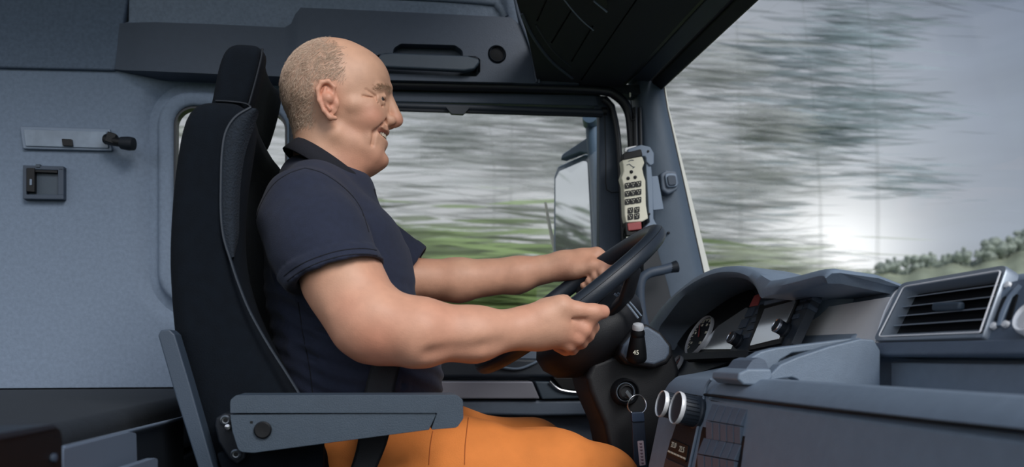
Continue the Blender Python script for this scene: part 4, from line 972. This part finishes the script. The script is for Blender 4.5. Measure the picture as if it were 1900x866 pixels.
base_d -= pn*(base_d*pn).sum(1)[:, None]; base_d /= np.linalg.norm(base_d, axis=1)[:, None]
pp = hvw[pk]+rng.normal(0, .0006, (len(pk), 3))
strands('hair', pp, pn, base_d, rng.uniform(.006, .013, len(pk)), rng.uniform(.00016, .00032, len(pk)), hair_m)
bm_ = np.exp(-((z-14.5-.35*(x-60))/3.2)**2)*sm(50, 56, x)*sm(14, 20, y)*sm(58, 46, y)*(nr[:, 0]+np.abs(nr[:, 1]) > .3)
pk = rng.choice(len(hvw), 900, p=bm_/bm_.sum()); pn = nr[pk]; bd = np.stack([-.9+0*x[pk], 0*x[pk], .1+0*x[pk]], 1)+rng.normal(0, .25, (len(pk), 3)); bd -= pn*(bd*pn).sum(1)[:, None]; bd /= np.linalg.norm(bd, axis=1)[:, None]
strands('eyebrow', hvw[pk], pn, bd, rng.uniform(.004, .007, len(pk)), np.full(len(pk), .00024), mat('eyebrow_hair', (176, 144, 116), .7))

# --- polo shirt ----------------------------------------------------------------
def fold(P, a, b, w, dp):     # crease: small groove along a segment
    return con(P, W3(*a), W3(*b), w, w*.6)
def shirt(P):
    x, y, z = P; Q = (x, y, z); Sy = (x, np.abs(y), z)
    d = chain(Sy, [(-.035, .05, .62), (-.028, .06, .72), (-.05, .07, .82), (-.078, .075, .93), (-.10, .06, .99)], [.118, .115, .105, .092, .070], .05)
    d = smin(d, ell(Q, (-.005, 0, .70), (.118, .165, .115)), .05)          # belly
    d = smin(d, ell(Q, (-.035, 0, .90), (.090, .16, .12)), .05)            # chest
    d = smin(d, con(Sy, (-.10, .035, 1.035), (-.115, .16, .985), .054, .062), .04)
    d = smin(d, con(Q, (-.088, 0, .985), (-.066, 0, 1.03), .075, .066), .03)
    d = smin(d, chain(Sy, [(-.07, .085, .62), (-.078, .095, .75), (-.095, .095, .86), (-.115, .09, .96)], [.085, .085, .082, .07], .03), .03)
    d = smin(d, con(Q, (-.105, 0, 1.02), (-.122, 0, 1.056), .068, .054), .03)
    # near sleeve
    ca = np.array(W3(625, 512, -.245)); S0 = np.array(W3(568, 405, -.175)); ax = ca-S0; L_ = np.linalg.norm(ax); ax = ax/L_
    s = con(P, tuple(S0), tuple(ca+ax*.04), .070, .0745)
    s = smin(s, con(P, (-.12, -.10, .955), tuple(S0+ax*.06), .07, .07), .04)
    cutn = np.array(WY(545, 533, -.245)-WY(704, 489, -.245)); cutn = np.array([-cutn[2], 0, cutn[0]]); cutn /= np.linalg.norm(cutn)
    if cutn @ ax < 0: cutn = -cutn
    cutn = cutn+np.array([0, -.15, 0]); cutn /= np.linalg.norm(cutn)
    cd = (x-ca[0])*cutn[0]+(y-ca[1])*cutn[1]+(z-ca[2])*cutn[2]
    s = s-.0022*sm(-.030, -.027, cd)+.0016*np.exp(-((cd+.029)/.0022)**2)+.0010*np.exp(-((cd+.012)/.0016)**2)
    s = smax(s, cd, .003)
    hol = con(P, tuple(ca+ax*.012), tuple(ca+ax*.06), .0655, .0675); s = smax(s, -hol, .003)
    # far sleeve
    cb = np.array(W3(766, 500, .225)); S1 = np.array(W3(640, 412, .175)); bx_ = cb-S1; bx_ /= np.linalg.norm(bx_)
    q = chain(P, [(-.10, .12, .985), tuple(S1), tuple(cb+bx_*.03)], [.068, .061, .0545], .03)
    cutb = np.array(WY(757, 516, .22)-WY(791, 466, .22)); cutb = np.array([-cutb[2], 0, cutb[0]]); cutb /= np.linalg.norm(cutb)
    if cutb @ bx_ < 0: cutb = -cutb
    ce = (x-cb[0])*cutb[0]+(y-cb[1])*cutb[1]+(z-cb[2])*cutb[2]; q = q-.002*sm(-.028, -.025, ce); q = smax(q, ce, .003); q = smax(q, -con(P, tuple(cb-bx_*.01), tuple(cb+bx_*.06), .0475, .049), .003)
    d = smin(d, s, .022); d = smin(d, q, .022)
    d = smax(d, .555-z, .01)
    # sleeve seam and body folds
    d = d+.0015*np.exp(-((con(P, W3(500, 480, -.24), W3(488, 350, -.16), .0, .0)-.0)/.004)**2)
    for a, b, w in (((470, 500, -.17), (620, 560, -.19), .007), ((480, 560, -.18), (690, 640, -.19), .009), ((520, 610, -.18), (700, 670, -.18), .008), ((545, 650, -.18), (720, 705, -.18), .007), ((600, 690, -.18), (740, 715, -.17), .006),
                    ((600, 380, -.22), (640, 470, -.27), .005), ((720, 600, -.14), (790, 640, -.1), .006), ((700, 420, -.06), (730, 500, -.1), .006), ((745, 470, -.05), (755, 540, -.09), .006)):
        g_ = con(P, W3(*a), W3(*b), 0, 0); d = d+.0065*np.exp(-(g_/w)**2)-.003*np.exp(-((g_-w*2.2)/w)**2)
    wz = z+.35*x+.012*vnoise(P, (14, 14, 14), 31)
    d = d+.0022*np.sin(wz*230)*sm(.92, .80, z)*sm(.60, .64, z)+.0030*vnoise(P, (16, 16, 26), 32)
    # placket seam
    return d
sv, sf = nets(shirt, (-.26, -.36, .54), (.20, .33, 1.14), .0042); sv = relax(sv, sf, 1, .4)
# open the neck: drop what lies inside the collar
sh = mk('shirt', sv, sf.tolist(), shirt_m, person, sharp=0)
# collar: fall folded over a stand
def ellipse_ring(c, U, Vv, ru, rv, n=64, dz=None): return [c+U*ru*math.cos(2*PI*k/n)+Vv*rv*math.sin(2*PI*k/n) for k in range(n)]
kb_, kf = WY(553, 262, 0), WY(682, 350, 0); kc = (kb_+kf)/2; U = (kf-kb_).normalized(); ru = (kf-kb_).length/2; dn = Vector((-U.z, 0, U.x)); dn = dn if dn.z < 0 else -dn; VY = Vector((0, 1, 0))
rr = []
for off, du, dv in ((.012, -.004, -.004), (-.001, -.002, -.002), (-.003, .002, .002), (-.001, .005, .006), (.012, .009, .014), (.028, .013, .024), (.0295, .011, .022), (.016, .007, .011), (.006, .003, .003), (.012, -.001, -.001)):
    rr.append(ellipse_ring(kc+dn*off, U, VY, ru+du, .066+dv))
cl_ = MB().loft(rr, cap=False).go('collar', collar_m, sh, sharp=0)
for s in (-1, 1):
    P_ = [(676, 350, s*.03), (694, 352, s*.02), (697, 378, s*.022), (688, 392, s*.035), (668, 362, s*.058)]
    MB().prism([WY(*p) for p in P_], (.003, s*.004, .001)).go('collar_point', collar_m, sh, bevel=.0012)
MB().prism([WY(*p) for p in ((690, 366, -.014), (706, 392, -.014), (728, 440, -.014), (748, 500, -.014), (738, 506, -.02), (716, 446, -.02), (696, 400, -.02))], (.004, .03, 0)).go('placket', collar_m, sh, bevel=.001)
slabY(fil([(708, 430), (718, 428), (722, 444), (712, 448)], 3), -.045, .012).go('badge', mat('badge_orange', (206, 120, 70), .6), sh, bevel=.001)

# stitched seams laid on the cloth
from mathutils.bvhtree import BVHTree
def seams(o, V, F, lines, m_, name='seam', r=.0009):
    bt = BVHTree.FromPolygons([tuple(v) for v in V], [tuple(int(i) for i in f) for f in F])
    for ln in lines:
        P = []
        for x_, y_ in smooth2(ln, 7):
            h = bt.ray_cast(CAM, ray(x_, y_).normalized())
            if h[0] is not None: P.append(h[0]+h[1]*(.0002 if h[1].dot(ray(x_, y_)) < 0 else -.0002))
        if len(P) > 3: MB().tube(P, r, 5, sub=1).go(name, m_, o)
seams(sh, sv, sf, [[(566, 312), (536, 322), (508, 342), (486, 376), (474, 410), (468, 440)], [(527, 512), (548, 496), (576, 482), (610, 470), (642, 463), (675, 461), (698, 464)],
                   [(533, 521), (556, 504), (584, 490), (616, 479), (645, 473), (676, 471), (700, 474)], [(553, 560), (562, 620), (574, 680), (580, 728)], [(566, 312), (600, 322), (640, 350), (668, 384), (684, 430)]], collar_m)

# --- trousers --------------------------------------------------------------------
KN = (.378, -.135, .512); KF = (.31, .125, .540)
def trousers(P):
    x, y, z = P
    d = smin(con(P, (-.06, -.10, .57), (-.06, .10, .57), .11, .11), con(P, (.0, -.08, .57), (.0, .08, .57), .09, .09), .04)
    n = chain(P, [(-.05, -.105, .545), (.14, -.125, .545), (.29, -.135, .530), KN], [.10, .092, .084, .072], .04)
    n = smin(n, chain(P, [KN, (.44, -.15, .40), (.50, -.155, .16)], [.072, .064, .052], .04), .03)
    f = chain(P, [(-.05, .10, .545), (.12, .12, .556), KF], [.10, .088, .070], .04); f = smin(f, chain(P, [KF, (.42, .13, .40), (.47, .13, .16)], [.072, .064, .052], .03), .03)
    d = smin(d, n, .025); d = smin(d, f, .025)
    for a, b, w, k in (((1120, 860, -.2), (1150, 830, -.16), .006, .006), ((1090, 866, -.2), (1120, 845, -.2), .005, .005), ((930, 795, -.13), (1010, 800, -.14), .008, .003), ((800, 800, -.17), (795, 870, -.2), .004, .003)):
        d = d+k*np.exp(-(con(P, W3(*a), W3(*b), 0, 0)/w)**2)
    return d+.0045*vnoise(P, (11, 11, 14), 41)+.002*vnoise(P, (30, 30, 30), 42)+.004*np.sin((x*.8+z)*90+3*vnoise(P, (9, 9, 9), 43))*sm(.08, -.06, x)
tv, tf = nets(trousers, (-.22, -.27, .10), (.60, .25, .76), .0065); tv = relax(tv, tf, 2, .4)
tr_ = mk('trousers', tv, tf.tolist(), pants_m, person, sharp=0)
seams(tr_, tv, tf, [[(869, 775), (866, 800), (863, 830), (862, 862)], [(803, 800), (798, 830), (796, 862)]], mat('trouser_thread', (176, 96, 42), .85))
for s, kx in ((-.155, .51), (.13, .48)):
    MB().loft([super_ring(kx-.07, kx+.07+dx, .05*k, z_, 3, yc=s) for z_, k, dx in ((.0, .95, .12), (.03, 1.0, .13), (.06, .95, .11), (.10, .85, .04), (.18, .85, .0))]).go('boot', black_m, person, bevel=0)

# ================================================================== STEERING WHEEL AND COLUMN
sw_ = root('steering_wheel', WC, 'large black steering wheel held in both hands', 'steering wheel')
MB().tube([RIM(k*7.5) for k in range(48)], .0170, 18, closed=True, sub=2).go('rim', wheel_m, sw_)
MB().tube([RIM(k*7.5)+EN*.0168*.35+(RIM(k*7.5)-WC).normalized()*.0168*.93 for k in range(48)], .0007, 6, closed=True, sub=2).go('rim_seam', black_m, sw_)
def wl(u, v, w): return WC+E1*u+E2*v+EN*w
hub = []
for r, h in ((.030, -.135), (.075, -.125), (.098, -.105), (.108, -.080), (.106, -.055), (.092, -.036), (.06, -.028), (.001, -.026)):
    hub.append([wl(r*(1.0 if math.cos(2*PI*k/40) > 0 else 1.12)*math.cos(2*PI*k/40), r*math.sin(2*PI*k/40), h) for k in range(40)])
MB().loft(hub).go('hub', hub_m, sw_, sharp=60)
MB().loft([[wl(.075*k_*math.cos(2*PI*k/36), .085*k_*math.sin(2*PI*k/36), h) for k in range(36)] for k_, h in ((1.0, -.032), (.97, -.024), (.8, -.019), (.01, -.017))]).go('airbag_cover', dash_m, sw_, sharp=60)
for ang in (25, 155, 205, 335):
    a = math.radians(ang-0); d1 = Vector((math.cos(a), math.sin(a)))
    pts = [(.085, -.060), (.14, -.048), (.19, -.018), (WR-.004, -.002)]; w = [.034, .024, .018, .014]
    rgs = [];
    for (r, h), w_ in zip(pts, w):
        c = wl(-math.sin(a)*r*-1*0+math.cos(a+PI/2)*r, math.sin(a+PI/2)*r, h); tg = E1*-math.sin(a+PI/2)+E2*math.cos(a+PI/2)
        rgs.append([c+tg*w_*math.cos(2*PI*k/16)+EN*.011*math.sin(2*PI*k/16) for k in range(16)])
    MB().loft(rgs).go('spoke', hub_m, sw_, sharp=60)
MB().tube([wl(.02, -.06, -.02), wl(.05, -.045, -.015), wl(.07, -.01, -.016)], .004, 8, flat=.4).go('hub_trim', silver_m, sw_)
# column with pod, stalk, ignition
co = root('steering_column', (.5, 0, .5), 'dark steering column shroud with a gear stalk below the wheel', 'steering column')
slabY(fil([(1088, 700), (1100, 672), (1150, 655), (1215, 640), (1252, 655), (1263, 690), (1258, 720), (1240, 770), (1234, 866), (1250, 1100), (1120, 1100), (1138, 866), (1122, 790), (1096, 730)], 16), -.07, .125).go('shroud', hub_m, co, bevel=.022, seg=4)
slabY(fil([(1148, 660), (1152, 640), (1176, 608), (1200, 600), (1228, 616), (1248, 640), (1250, 660), (1240, 675), (1215, 684), (1162, 676)], 10), -.105, .15).go('stalk_pod', hub_m, co, bevel=.008, seg=3)
slabY(fil([(1152, 655), (1157, 640), (1180, 611), (1202, 605), (1226, 620), (1243, 642), (1243, 656), (1236, 668), (1214, 677), (1165, 670)], 9), -.108, .02).go('pod_top', dashl_m, co, bevel=.005, seg=3)
sa, sb_ = WY(1181, 668, -.125), WY(1184, 604, -.15); axs = (sb_-sa).normalized(); Ls = (sb_-sa).length
stk = MB().lathe([(.0160, 0), (.0180, .004), (.0175, .012), (.0150, Ls*.45), (.0122, Ls*.70), (.0118, Ls*.72), (.0124, Ls*.74), (.0124, Ls*.80), (.0104, Ls*.90), (.0001, Ls*.91)], sa, axs, 32).go('gear_stalk', black_m, co, sharp=50)
MB().lathe([(.0100, 0), (.0104, .006), (.0088, .010), (.0040, .012), (.0001, .0122)], sa+axs*Ls*.89, axs, 28).go('button', dring_m, stk)
text('45', WY(1180, 654, -.1500), Vector((1, 0, 0)), Vector((0, 0, 1)), .011, cream_m, stk)
MB().tube([WY(1140, 545, -.118), WY(1162, 563, -.118), WY(1184, 590, -.118)], .0024, 8, sub=3).tube([WY(1146, 543, -.118), WY(1168, 560, -.118), WY(1190, 586, -.118)], .0017, 8, sub=3).go('far_stalk', dash_m, co)
ig = MB().lathe([(.026, -.01), (.025, .006), (.0215, .012), (.019, .004), (.015, .004), (.015, .010), (.012, .012), (.010, .006), (.0001, .006)], WY(1160, 727, -.078), (0, -1, 0), 40).go('ignition_lock', hub_m, co, sharp=30)
MB().lathe([(.0165, 0), (.0172, .002), (.0165, .003), (.0158, .002)], WY(1160, 727, -.088), (0, -1, 0), 40).go('lock_ring', dash_m, ig)
ky = root('key_fob', WY(1182, 760, -.10), 'ignition key with chrome ring and hanging dark strap', 'keys')
MB().box(WY(1166, 735, -.100), (.009, .020, .005), Matrix.Rotation(.5, 3, 'Y')).go('key', bolt_m, ky, bevel=.001)
slabY(fil([(1160, 728), (1164, 723), (1177, 738), (1172, 744)], 2), -.112, .003).go('key_head', bolt_m, ky, bevel=.0006)
rc = WY(1182, 750, -.113)
MB().tube([rc+Vector((.0172*math.cos(2*PI*k/28), .003*math.sin(4*PI*k/28), .0172*math.sin(2*PI*k/28))) for k in range(28)], .0013, 8, closed=True, sub=1).go('key_ring', chrome_m, ky)
slabY(fil([(1172, 765), (1195, 764), (1197, 782), (1173, 783)], 3), -.117, .010).go('strap_clasp', mat('strap_blue', (44, 58, 80), .45), ky, bevel=.0015)
sp_ = slabY(fil([(1173, 782), (1196, 781), (1202, 866), (1204, 884), (1178, 886)], 3), -.114, .005).go('strap', mat('strap_leather', (34, 44, 60), .5), ky, bevel=.001)
slabY(fil([(1183, 818), (1194, 817), (1198, 862), (1187, 864)], 1.5), -.1155, .003).go('strap_tag', mat('tag_pink', (196, 176, 182), .6), sp_)
tx = MB()
for k in range(7): tx.prism([WY(x, y, -.116) for x, y in ((1185.5+k*.6, 822+k*6), (1191+k*.6, 821.5+k*6), (1191.2+k*.6, 824.5+k*6), (1188+k*.6, 825+k*6))], (0, .001, 0))
tx.go('tag_pattern', mat('tag_ink', (120, 92, 104), .6), sp_)

# --- seat belt ---------------------------------------------------------------------
sbt = root('seat_belt', (.0, -.15, .62), 'black seat belt webbing across the driver lap', 'seat belt')
def strap(pts, w):
    P = [Vector(p) for p, _ in pts]; m = MB(); rg = []
    for i, (p, sd) in enumerate(pts):
        s = Vector(sd).normalized()*w/2; p = Vector(p); n = (P[min(i+1, len(P)-1)]-P[max(i-1, 0)]).cross(s).normalized()*.0008
        rg.append([p-s-n, p+s-n, p+s+n, p-s+n])
    return m.loft(rg)
strap([(WY(722, 655, -.20), (1, 0, .15)), (WY(716, 680, -.205), (1, 0, .12)), (WY(708, 705, -.21), (1, 0, .10)), (WY(702, 735, -.222), (1, 0, .10)), (WY(698, 790, -.238), (1, 0, .08)), (WY(690, 830, -.25), (1, 0, .2)), (WY(676, 866, -.255), (1, 0, .35)), (WY(650, 930, -.25), (1, 0, .3))], .052).go('webbing', belt_m, sbt, subsurf=1, sharp=0)
strap([(WY(722, 655, -.20), (1, 0, .15)), (WY(745, 600, -.16), (1, 0, .3)), (WY(735, 520, -.09), (1, 0, .4)), (WY(700, 440, -.02), (1, 0, .5))], .046).go('shoulder_webbing', belt_m, sbt, subsurf=1, sharp=0)
# ================================================================== OUTSIDE
def make_outside():
    # grass bank beside the road and rising ground beyond
    gm = mat('grass', (88, 104, 62), .95, noise=.75, nscale=2.6, stretch=(.14, 2.6, 2.6))
    rm = mat('asphalt', (92, 94, 98), .9, noise=.1, nscale=4)
    V, F = [], []
    prof = [(2.6, -1.32), (4.0, -1.2), (6, -.6), (8.5, .9), (11, 2.0), (15, 2.5), (40, 2.2), (140, 1.5)]
    xs = np.linspace(-70, 24, 60)
    for x in xs:
        k = 1/(1+math.exp((x-4.5)/1.2))
        for y, z in prof: V.append((x, y, -1.32+(z+1.32)*k))
    n = len(prof)
    for i in range(len(xs)-1):
        for j in range(n-1): F.append([i*n+j, (i+1)*n+j, (i+1)*n+j+1, i*n+j+1])
    o = mk('ground_bank', V, F, gm); tag(o, kind='structure')
    o = MB().box((0, 0, -1.42), (400, 500, .1)).go('ground', gm); o['kind'] = 'structure'
    o = MB().box((0, -1.3, -1.36), (400, 7.6, .04)).go('ground_road', rm); o['kind'] = 'structure'
    # far wooded hill ahead
    hv, hf = [], []
    A = [(1480, .0), (1540, .010), (1600, .016), (1650, .030), (1720, .036), (1800, .042), (1860, .050), (1920, .064), (2050, .07), (2300, .08), (2700, .08)]
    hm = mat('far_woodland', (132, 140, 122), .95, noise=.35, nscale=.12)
    R = 150; N = 90
    px = np.linspace(1440, 2600, N); H = np.interp(px, [a[0] for a in A], [a[1] for a in A])
    for i in range(N):
        d = ray(px[i], HOR); 
        top = R*(H[i]+.078+.004*math.sin(i*1.3)+.003*math.sin(i*.61))
        for k, (rr, z) in enumerate(((.75, -1.4), (.85, top*.45), (.95, top*.8), (1.0, top), (1.15, top*.9), (1.3, -1.4))): hv.append(CAM+d*R*rr+Vector((0, 0, z-.0)))
    for i in range(N-1):
        for k in range(5): hf.append([i*6+k, (i+1)*6+k, (i+1)*6+k+1, i*6+k+1])
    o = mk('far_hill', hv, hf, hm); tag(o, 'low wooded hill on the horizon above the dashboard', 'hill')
    # distant trees standing on the hill crest
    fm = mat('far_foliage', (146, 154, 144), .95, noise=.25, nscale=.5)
    proto = None
    for i in range(34):
        p_ = 1590+i*13+random.uniform(-5, 5); d = ray(p_, HOR); h = float(np.interp(p_, [a[0] for a in A], [a[1] for a in A]))
        base = CAM+d*(R*.97)+Vector((0, 0, R*(h+.066)))
        if proto is None or i < 4:
            m = MB()
            for k in range(9):
                c = Vector((random.uniform(-1.2, 1.2), random.uniform(-1, 1), random.uniform(1.2, 4.4))); s = random.uniform(.8, 1.5)*(1.2-c.z/7)
                m.lathe([(.001, -s), (s*.7, -s*.6), (s, 0), (s*.65, s*.7), (.001, s)], c, (0, 0, 1), 8)
            m.tube([(0, 0, -1), (0, 0, 3)], .15, 6, sub=1)
            mm = mk('hill_tree', m.V, m.F, fm, smooth=True); 
            if proto is None: proto = []
            proto.append(mm); t = mm; off = Vector(mm.location)
            mm['off'] = 0
        else:
            t = random.choice(proto).copy(); COL.objects.link(t)
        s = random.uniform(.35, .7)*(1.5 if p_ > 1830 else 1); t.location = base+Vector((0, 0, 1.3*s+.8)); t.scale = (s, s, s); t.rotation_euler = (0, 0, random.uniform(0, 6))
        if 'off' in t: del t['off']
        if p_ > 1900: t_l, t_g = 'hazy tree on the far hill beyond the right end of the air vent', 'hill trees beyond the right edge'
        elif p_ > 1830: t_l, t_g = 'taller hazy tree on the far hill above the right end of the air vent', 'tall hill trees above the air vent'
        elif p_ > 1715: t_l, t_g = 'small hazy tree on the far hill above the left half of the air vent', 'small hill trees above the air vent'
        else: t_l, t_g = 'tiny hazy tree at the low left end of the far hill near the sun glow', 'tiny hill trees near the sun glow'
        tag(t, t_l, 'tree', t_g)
    # roadside trees
    bark = mat('bark', (150, 154, 150), .9, noise=.3, nscale=3, transl=.9)
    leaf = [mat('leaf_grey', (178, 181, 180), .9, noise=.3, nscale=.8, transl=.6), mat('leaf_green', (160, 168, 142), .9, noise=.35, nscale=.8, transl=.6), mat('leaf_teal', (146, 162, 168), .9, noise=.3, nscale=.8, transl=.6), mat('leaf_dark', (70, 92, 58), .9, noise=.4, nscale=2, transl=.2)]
    def spray(m, c, L_, w):
        a = random.uniform(-.12, .12); e = random.uniform(-.10, .10); dx = Vector((math.cos(a)*math.cos(e), math.sin(a), math.sin(e)))
        q = random.uniform(0, PI); up = Vector((0, math.cos(q), math.sin(q))); up = (up-dx*up.dot(dx)).normalized(); w2 = dx.cross(up)
        V = [c-dx*L_/2, c-dx*L_*.2+up*w/2, c-dx*L_*.2-up*w/2+w2*w*.3, c+dx*L_*.2+up*w*.4-w2*w*.3, c+dx*L_*.2-up*w*.45, c+dx*L_/2]
        m.add(V, [[0, 1, 2], [1, 3, 4, 2], [3, 5, 4], ])
    def tree(x, y, z0, h, rad, n, lm, label, cat='tree', name='roadside_tree', low=.25, flat=1, group='trees beside the road'):
        t = root(name, (x, y, z0), label, cat, group)
        tr = MB(); tr.tube([(x, y, z0-.3), (x+.1, y, z0+h*.5), (x+random.uniform(-.3, .3), y, z0+h*.92)], [.02+h*.004, .015+h*.002, .01], 8); tr.go('trunk', bark, t)
        for k in range(9):
            q = random.uniform(low, .85); b0 = Vector((x+.1*q, y, z0+h*q)); d = Vector((random.choice((-1, 1))*random.uniform(.6, 1), random.uniform(-.5, .5), random.uniform(.1, .6)))*rad*random.uniform(.5, .9)
            MB().tube([b0, b0+d*.5+Vector((0, 0, -.05)), b0+d], [.012, .008, .004], 6, sub=3).go('branch', bark, t)
        m = MB()
        cl = [(Vector((random.gauss(0, .5)*rad, random.gauss(0, .35)*rad, z0+h*random.uniform(low, 1))), random.uniform(.3, .8)) for _ in range(16)]
        for _ in range(int(n*2.2)):
            c, s = random.choice(cl); p = Vector((x, y, 0))+c+Vector((random.gauss(0, 1)*s*1.1, random.gauss(0, .6)*s, random.gauss(0, .45)*s))
            if p.z < z0: p.z = z0+random.uniform(0, .4)
            spray(m, p, random.uniform(.5, 1.7)*flat, random.uniform(.02, .075))
        m.go('foliage', lm, t, smooth=False)
    L_ = ['tall pale grey-green tree', 'slender mossy green tree', 'thin half-bare tree with dark teal twigs', 'broad loose-crowned tree', 'leaning sparse tree', 'tall dense tree']
    spots = [(-2.6, 11.5, 1.6, 4.2, 1.7, 150, 0, 'tall pale grey-green tree seen just ahead of the driver face'), (-.4, 12.5, 1.7, 3.6, 1.5, 140, 0, 'sparse grey tree in the middle of the door window'),
             (1.7, 11, 1.5, 4.4, 1.6, 170, 0, 'mossy tree seen left of the door mirror'), (3.9, 12, 1.4, 7.6, 1.7, 900, 0, 'tall grey tree just right of the windscreen pillar'),
             (5.8, 11, -.8, 9.6, 1.9, 900, 0, 'broad mossy tree in the left part of the windscreen'), (7.8, 12, -1.2, 9.4, 1.8, 520, 2, 'teal twigged tree left of the sun glow'),
             (9.6, 13, -1.2, 11.5, 1.8, 260, 2, 'half-bare tree reaching high at the top of the windscreen'), (2.8, 16, 1.8, 9, 2.2, 700, 0, 'distant grey tree behind the windscreen pillar'),
             (-6.5, 11, 1.5, 5, 2.2, 500, 1, 'green tree behind the driver head'), (-8.6, 5.0, -1.2, 4.0, 1.5, 1100, 3, 'dark green bushy tree behind the cab reflected in the door mirror')]
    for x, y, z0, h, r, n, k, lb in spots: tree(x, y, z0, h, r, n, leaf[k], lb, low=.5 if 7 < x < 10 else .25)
    for i, (x, y, z0, h, r) in enumerate(((-3.4, 8.2, .2, 1.7, 1.3), (-1.4, 8.0, .2, 1.8, 1.3), (.6, 8.3, .3, 1.6, 1.2), (2.3, 8.1, .1, 1.7, 1.2), (4.0, 8.6, .0, 2.0, 1.1), (5.4, 9, -1.0, 2.8, 1.0))):
        tree(x, y, z0, h, r, 520, leaf[1] if i > 3 else mat('hedge_green', (116, 138, 82), .9, noise=.4, nscale=.8, transl=.25), ['leafy green bush under the driver chin', 'bright green bush above the driver forearm', 'green bush in the middle of the door window', 'green bush close to the door mirror', 'low green bush right of the pillar', 'green bush at the foot of the windscreen'][i], 'bush', 'roadside_bush', low=.05, group='bushes on the bank')
    # door mirror
    mr = root('door_mirror', WY(1070, 380, .95), 'tall exterior door mirror seen through the side window', 'mirror')
    bl_ = mat('mirror_paint', (98, 122, 146), .35)
    ax = Vector((.60, .80, 0)).normalized(); nn = Vector((ax.y, -ax.x, 0))    # lies across the view, facing back
    n_ = Vector((-.80, -.60, 0)); 
    def MP(x, y, off=0): return WP(x, y, (WY(1070, 380, .95)), (-.90, -.436, 0))+Vector((-.90, -.436, 0))*off
    nv = Vector((-.90, -.436, 0))
    MB().prism([MP(x, y) for x, y in fil([(1026, 470), (1027, 328), (1034, 309), (1084, 286), (1100, 287), (1107, 298), (1113, 464), (1106, 476), (1038, 480)], 6)], -nv*.08).go('housing', bl_, mr, bevel=.01, seg=3)
    mm = bpy.data.materials.new('mirror_glass'); mm.use_nodes = True; b_ = mm.node_tree.nodes['Principled BSDF']; b_.inputs['Metallic'].default_value = 1; b_.inputs['Roughness'].default_value = .03; b_.inputs['Base Color'].default_value = (.85, .88, .9, 1)
    MB().prism([MP(x, y, .002) for x, y in fil([(1033, 466), (1033, 332), (1040, 318), (1084, 299), (1092, 300), (1100, 458), (1096, 466)], 5)], nv*.003).go('glass', mm, mr)
    MB().prism([MP(x, y, .03) for x, y in [(1052, 300), (1056, 288), (1104, 256), (1112, 262), (1112, 290), (1090, 286)]], nv*-.03).go('upper_arm', bl_, mr, bevel=.006)
    MB().tube([WY(1098, 205, .85), WY(1100, 260, .85), WY(1104, 330, .85), WY(1112, 470, .85)], [.022, .020, .016, .016], 12).go('bracket', bl_, mr)
    MB().tube([WY(1094, 214, .80), WY(1098, 226, .85), WY(1104, 240, .85)], [.022, .028, .02], 12).go('bracket_head', bl_, mr)
    MB().tube([WY(1100, 472, .85), WY(1130, 480, .72), WY(1150, 480, .66)], .014, 10).go('lower_arm', bl_, mr)
    MB().tube([WY(1012, 375, 1.1), WY(1022, 430, 1.1), WY(1034, 474, 1.1)], [.004, .006, .010], 8).go('marker_rod', cream_m); tag(bpy.data.objects['marker_rod'], 'thin pale marker rod standing outside left of the mirror', 'rod')
make_outside()
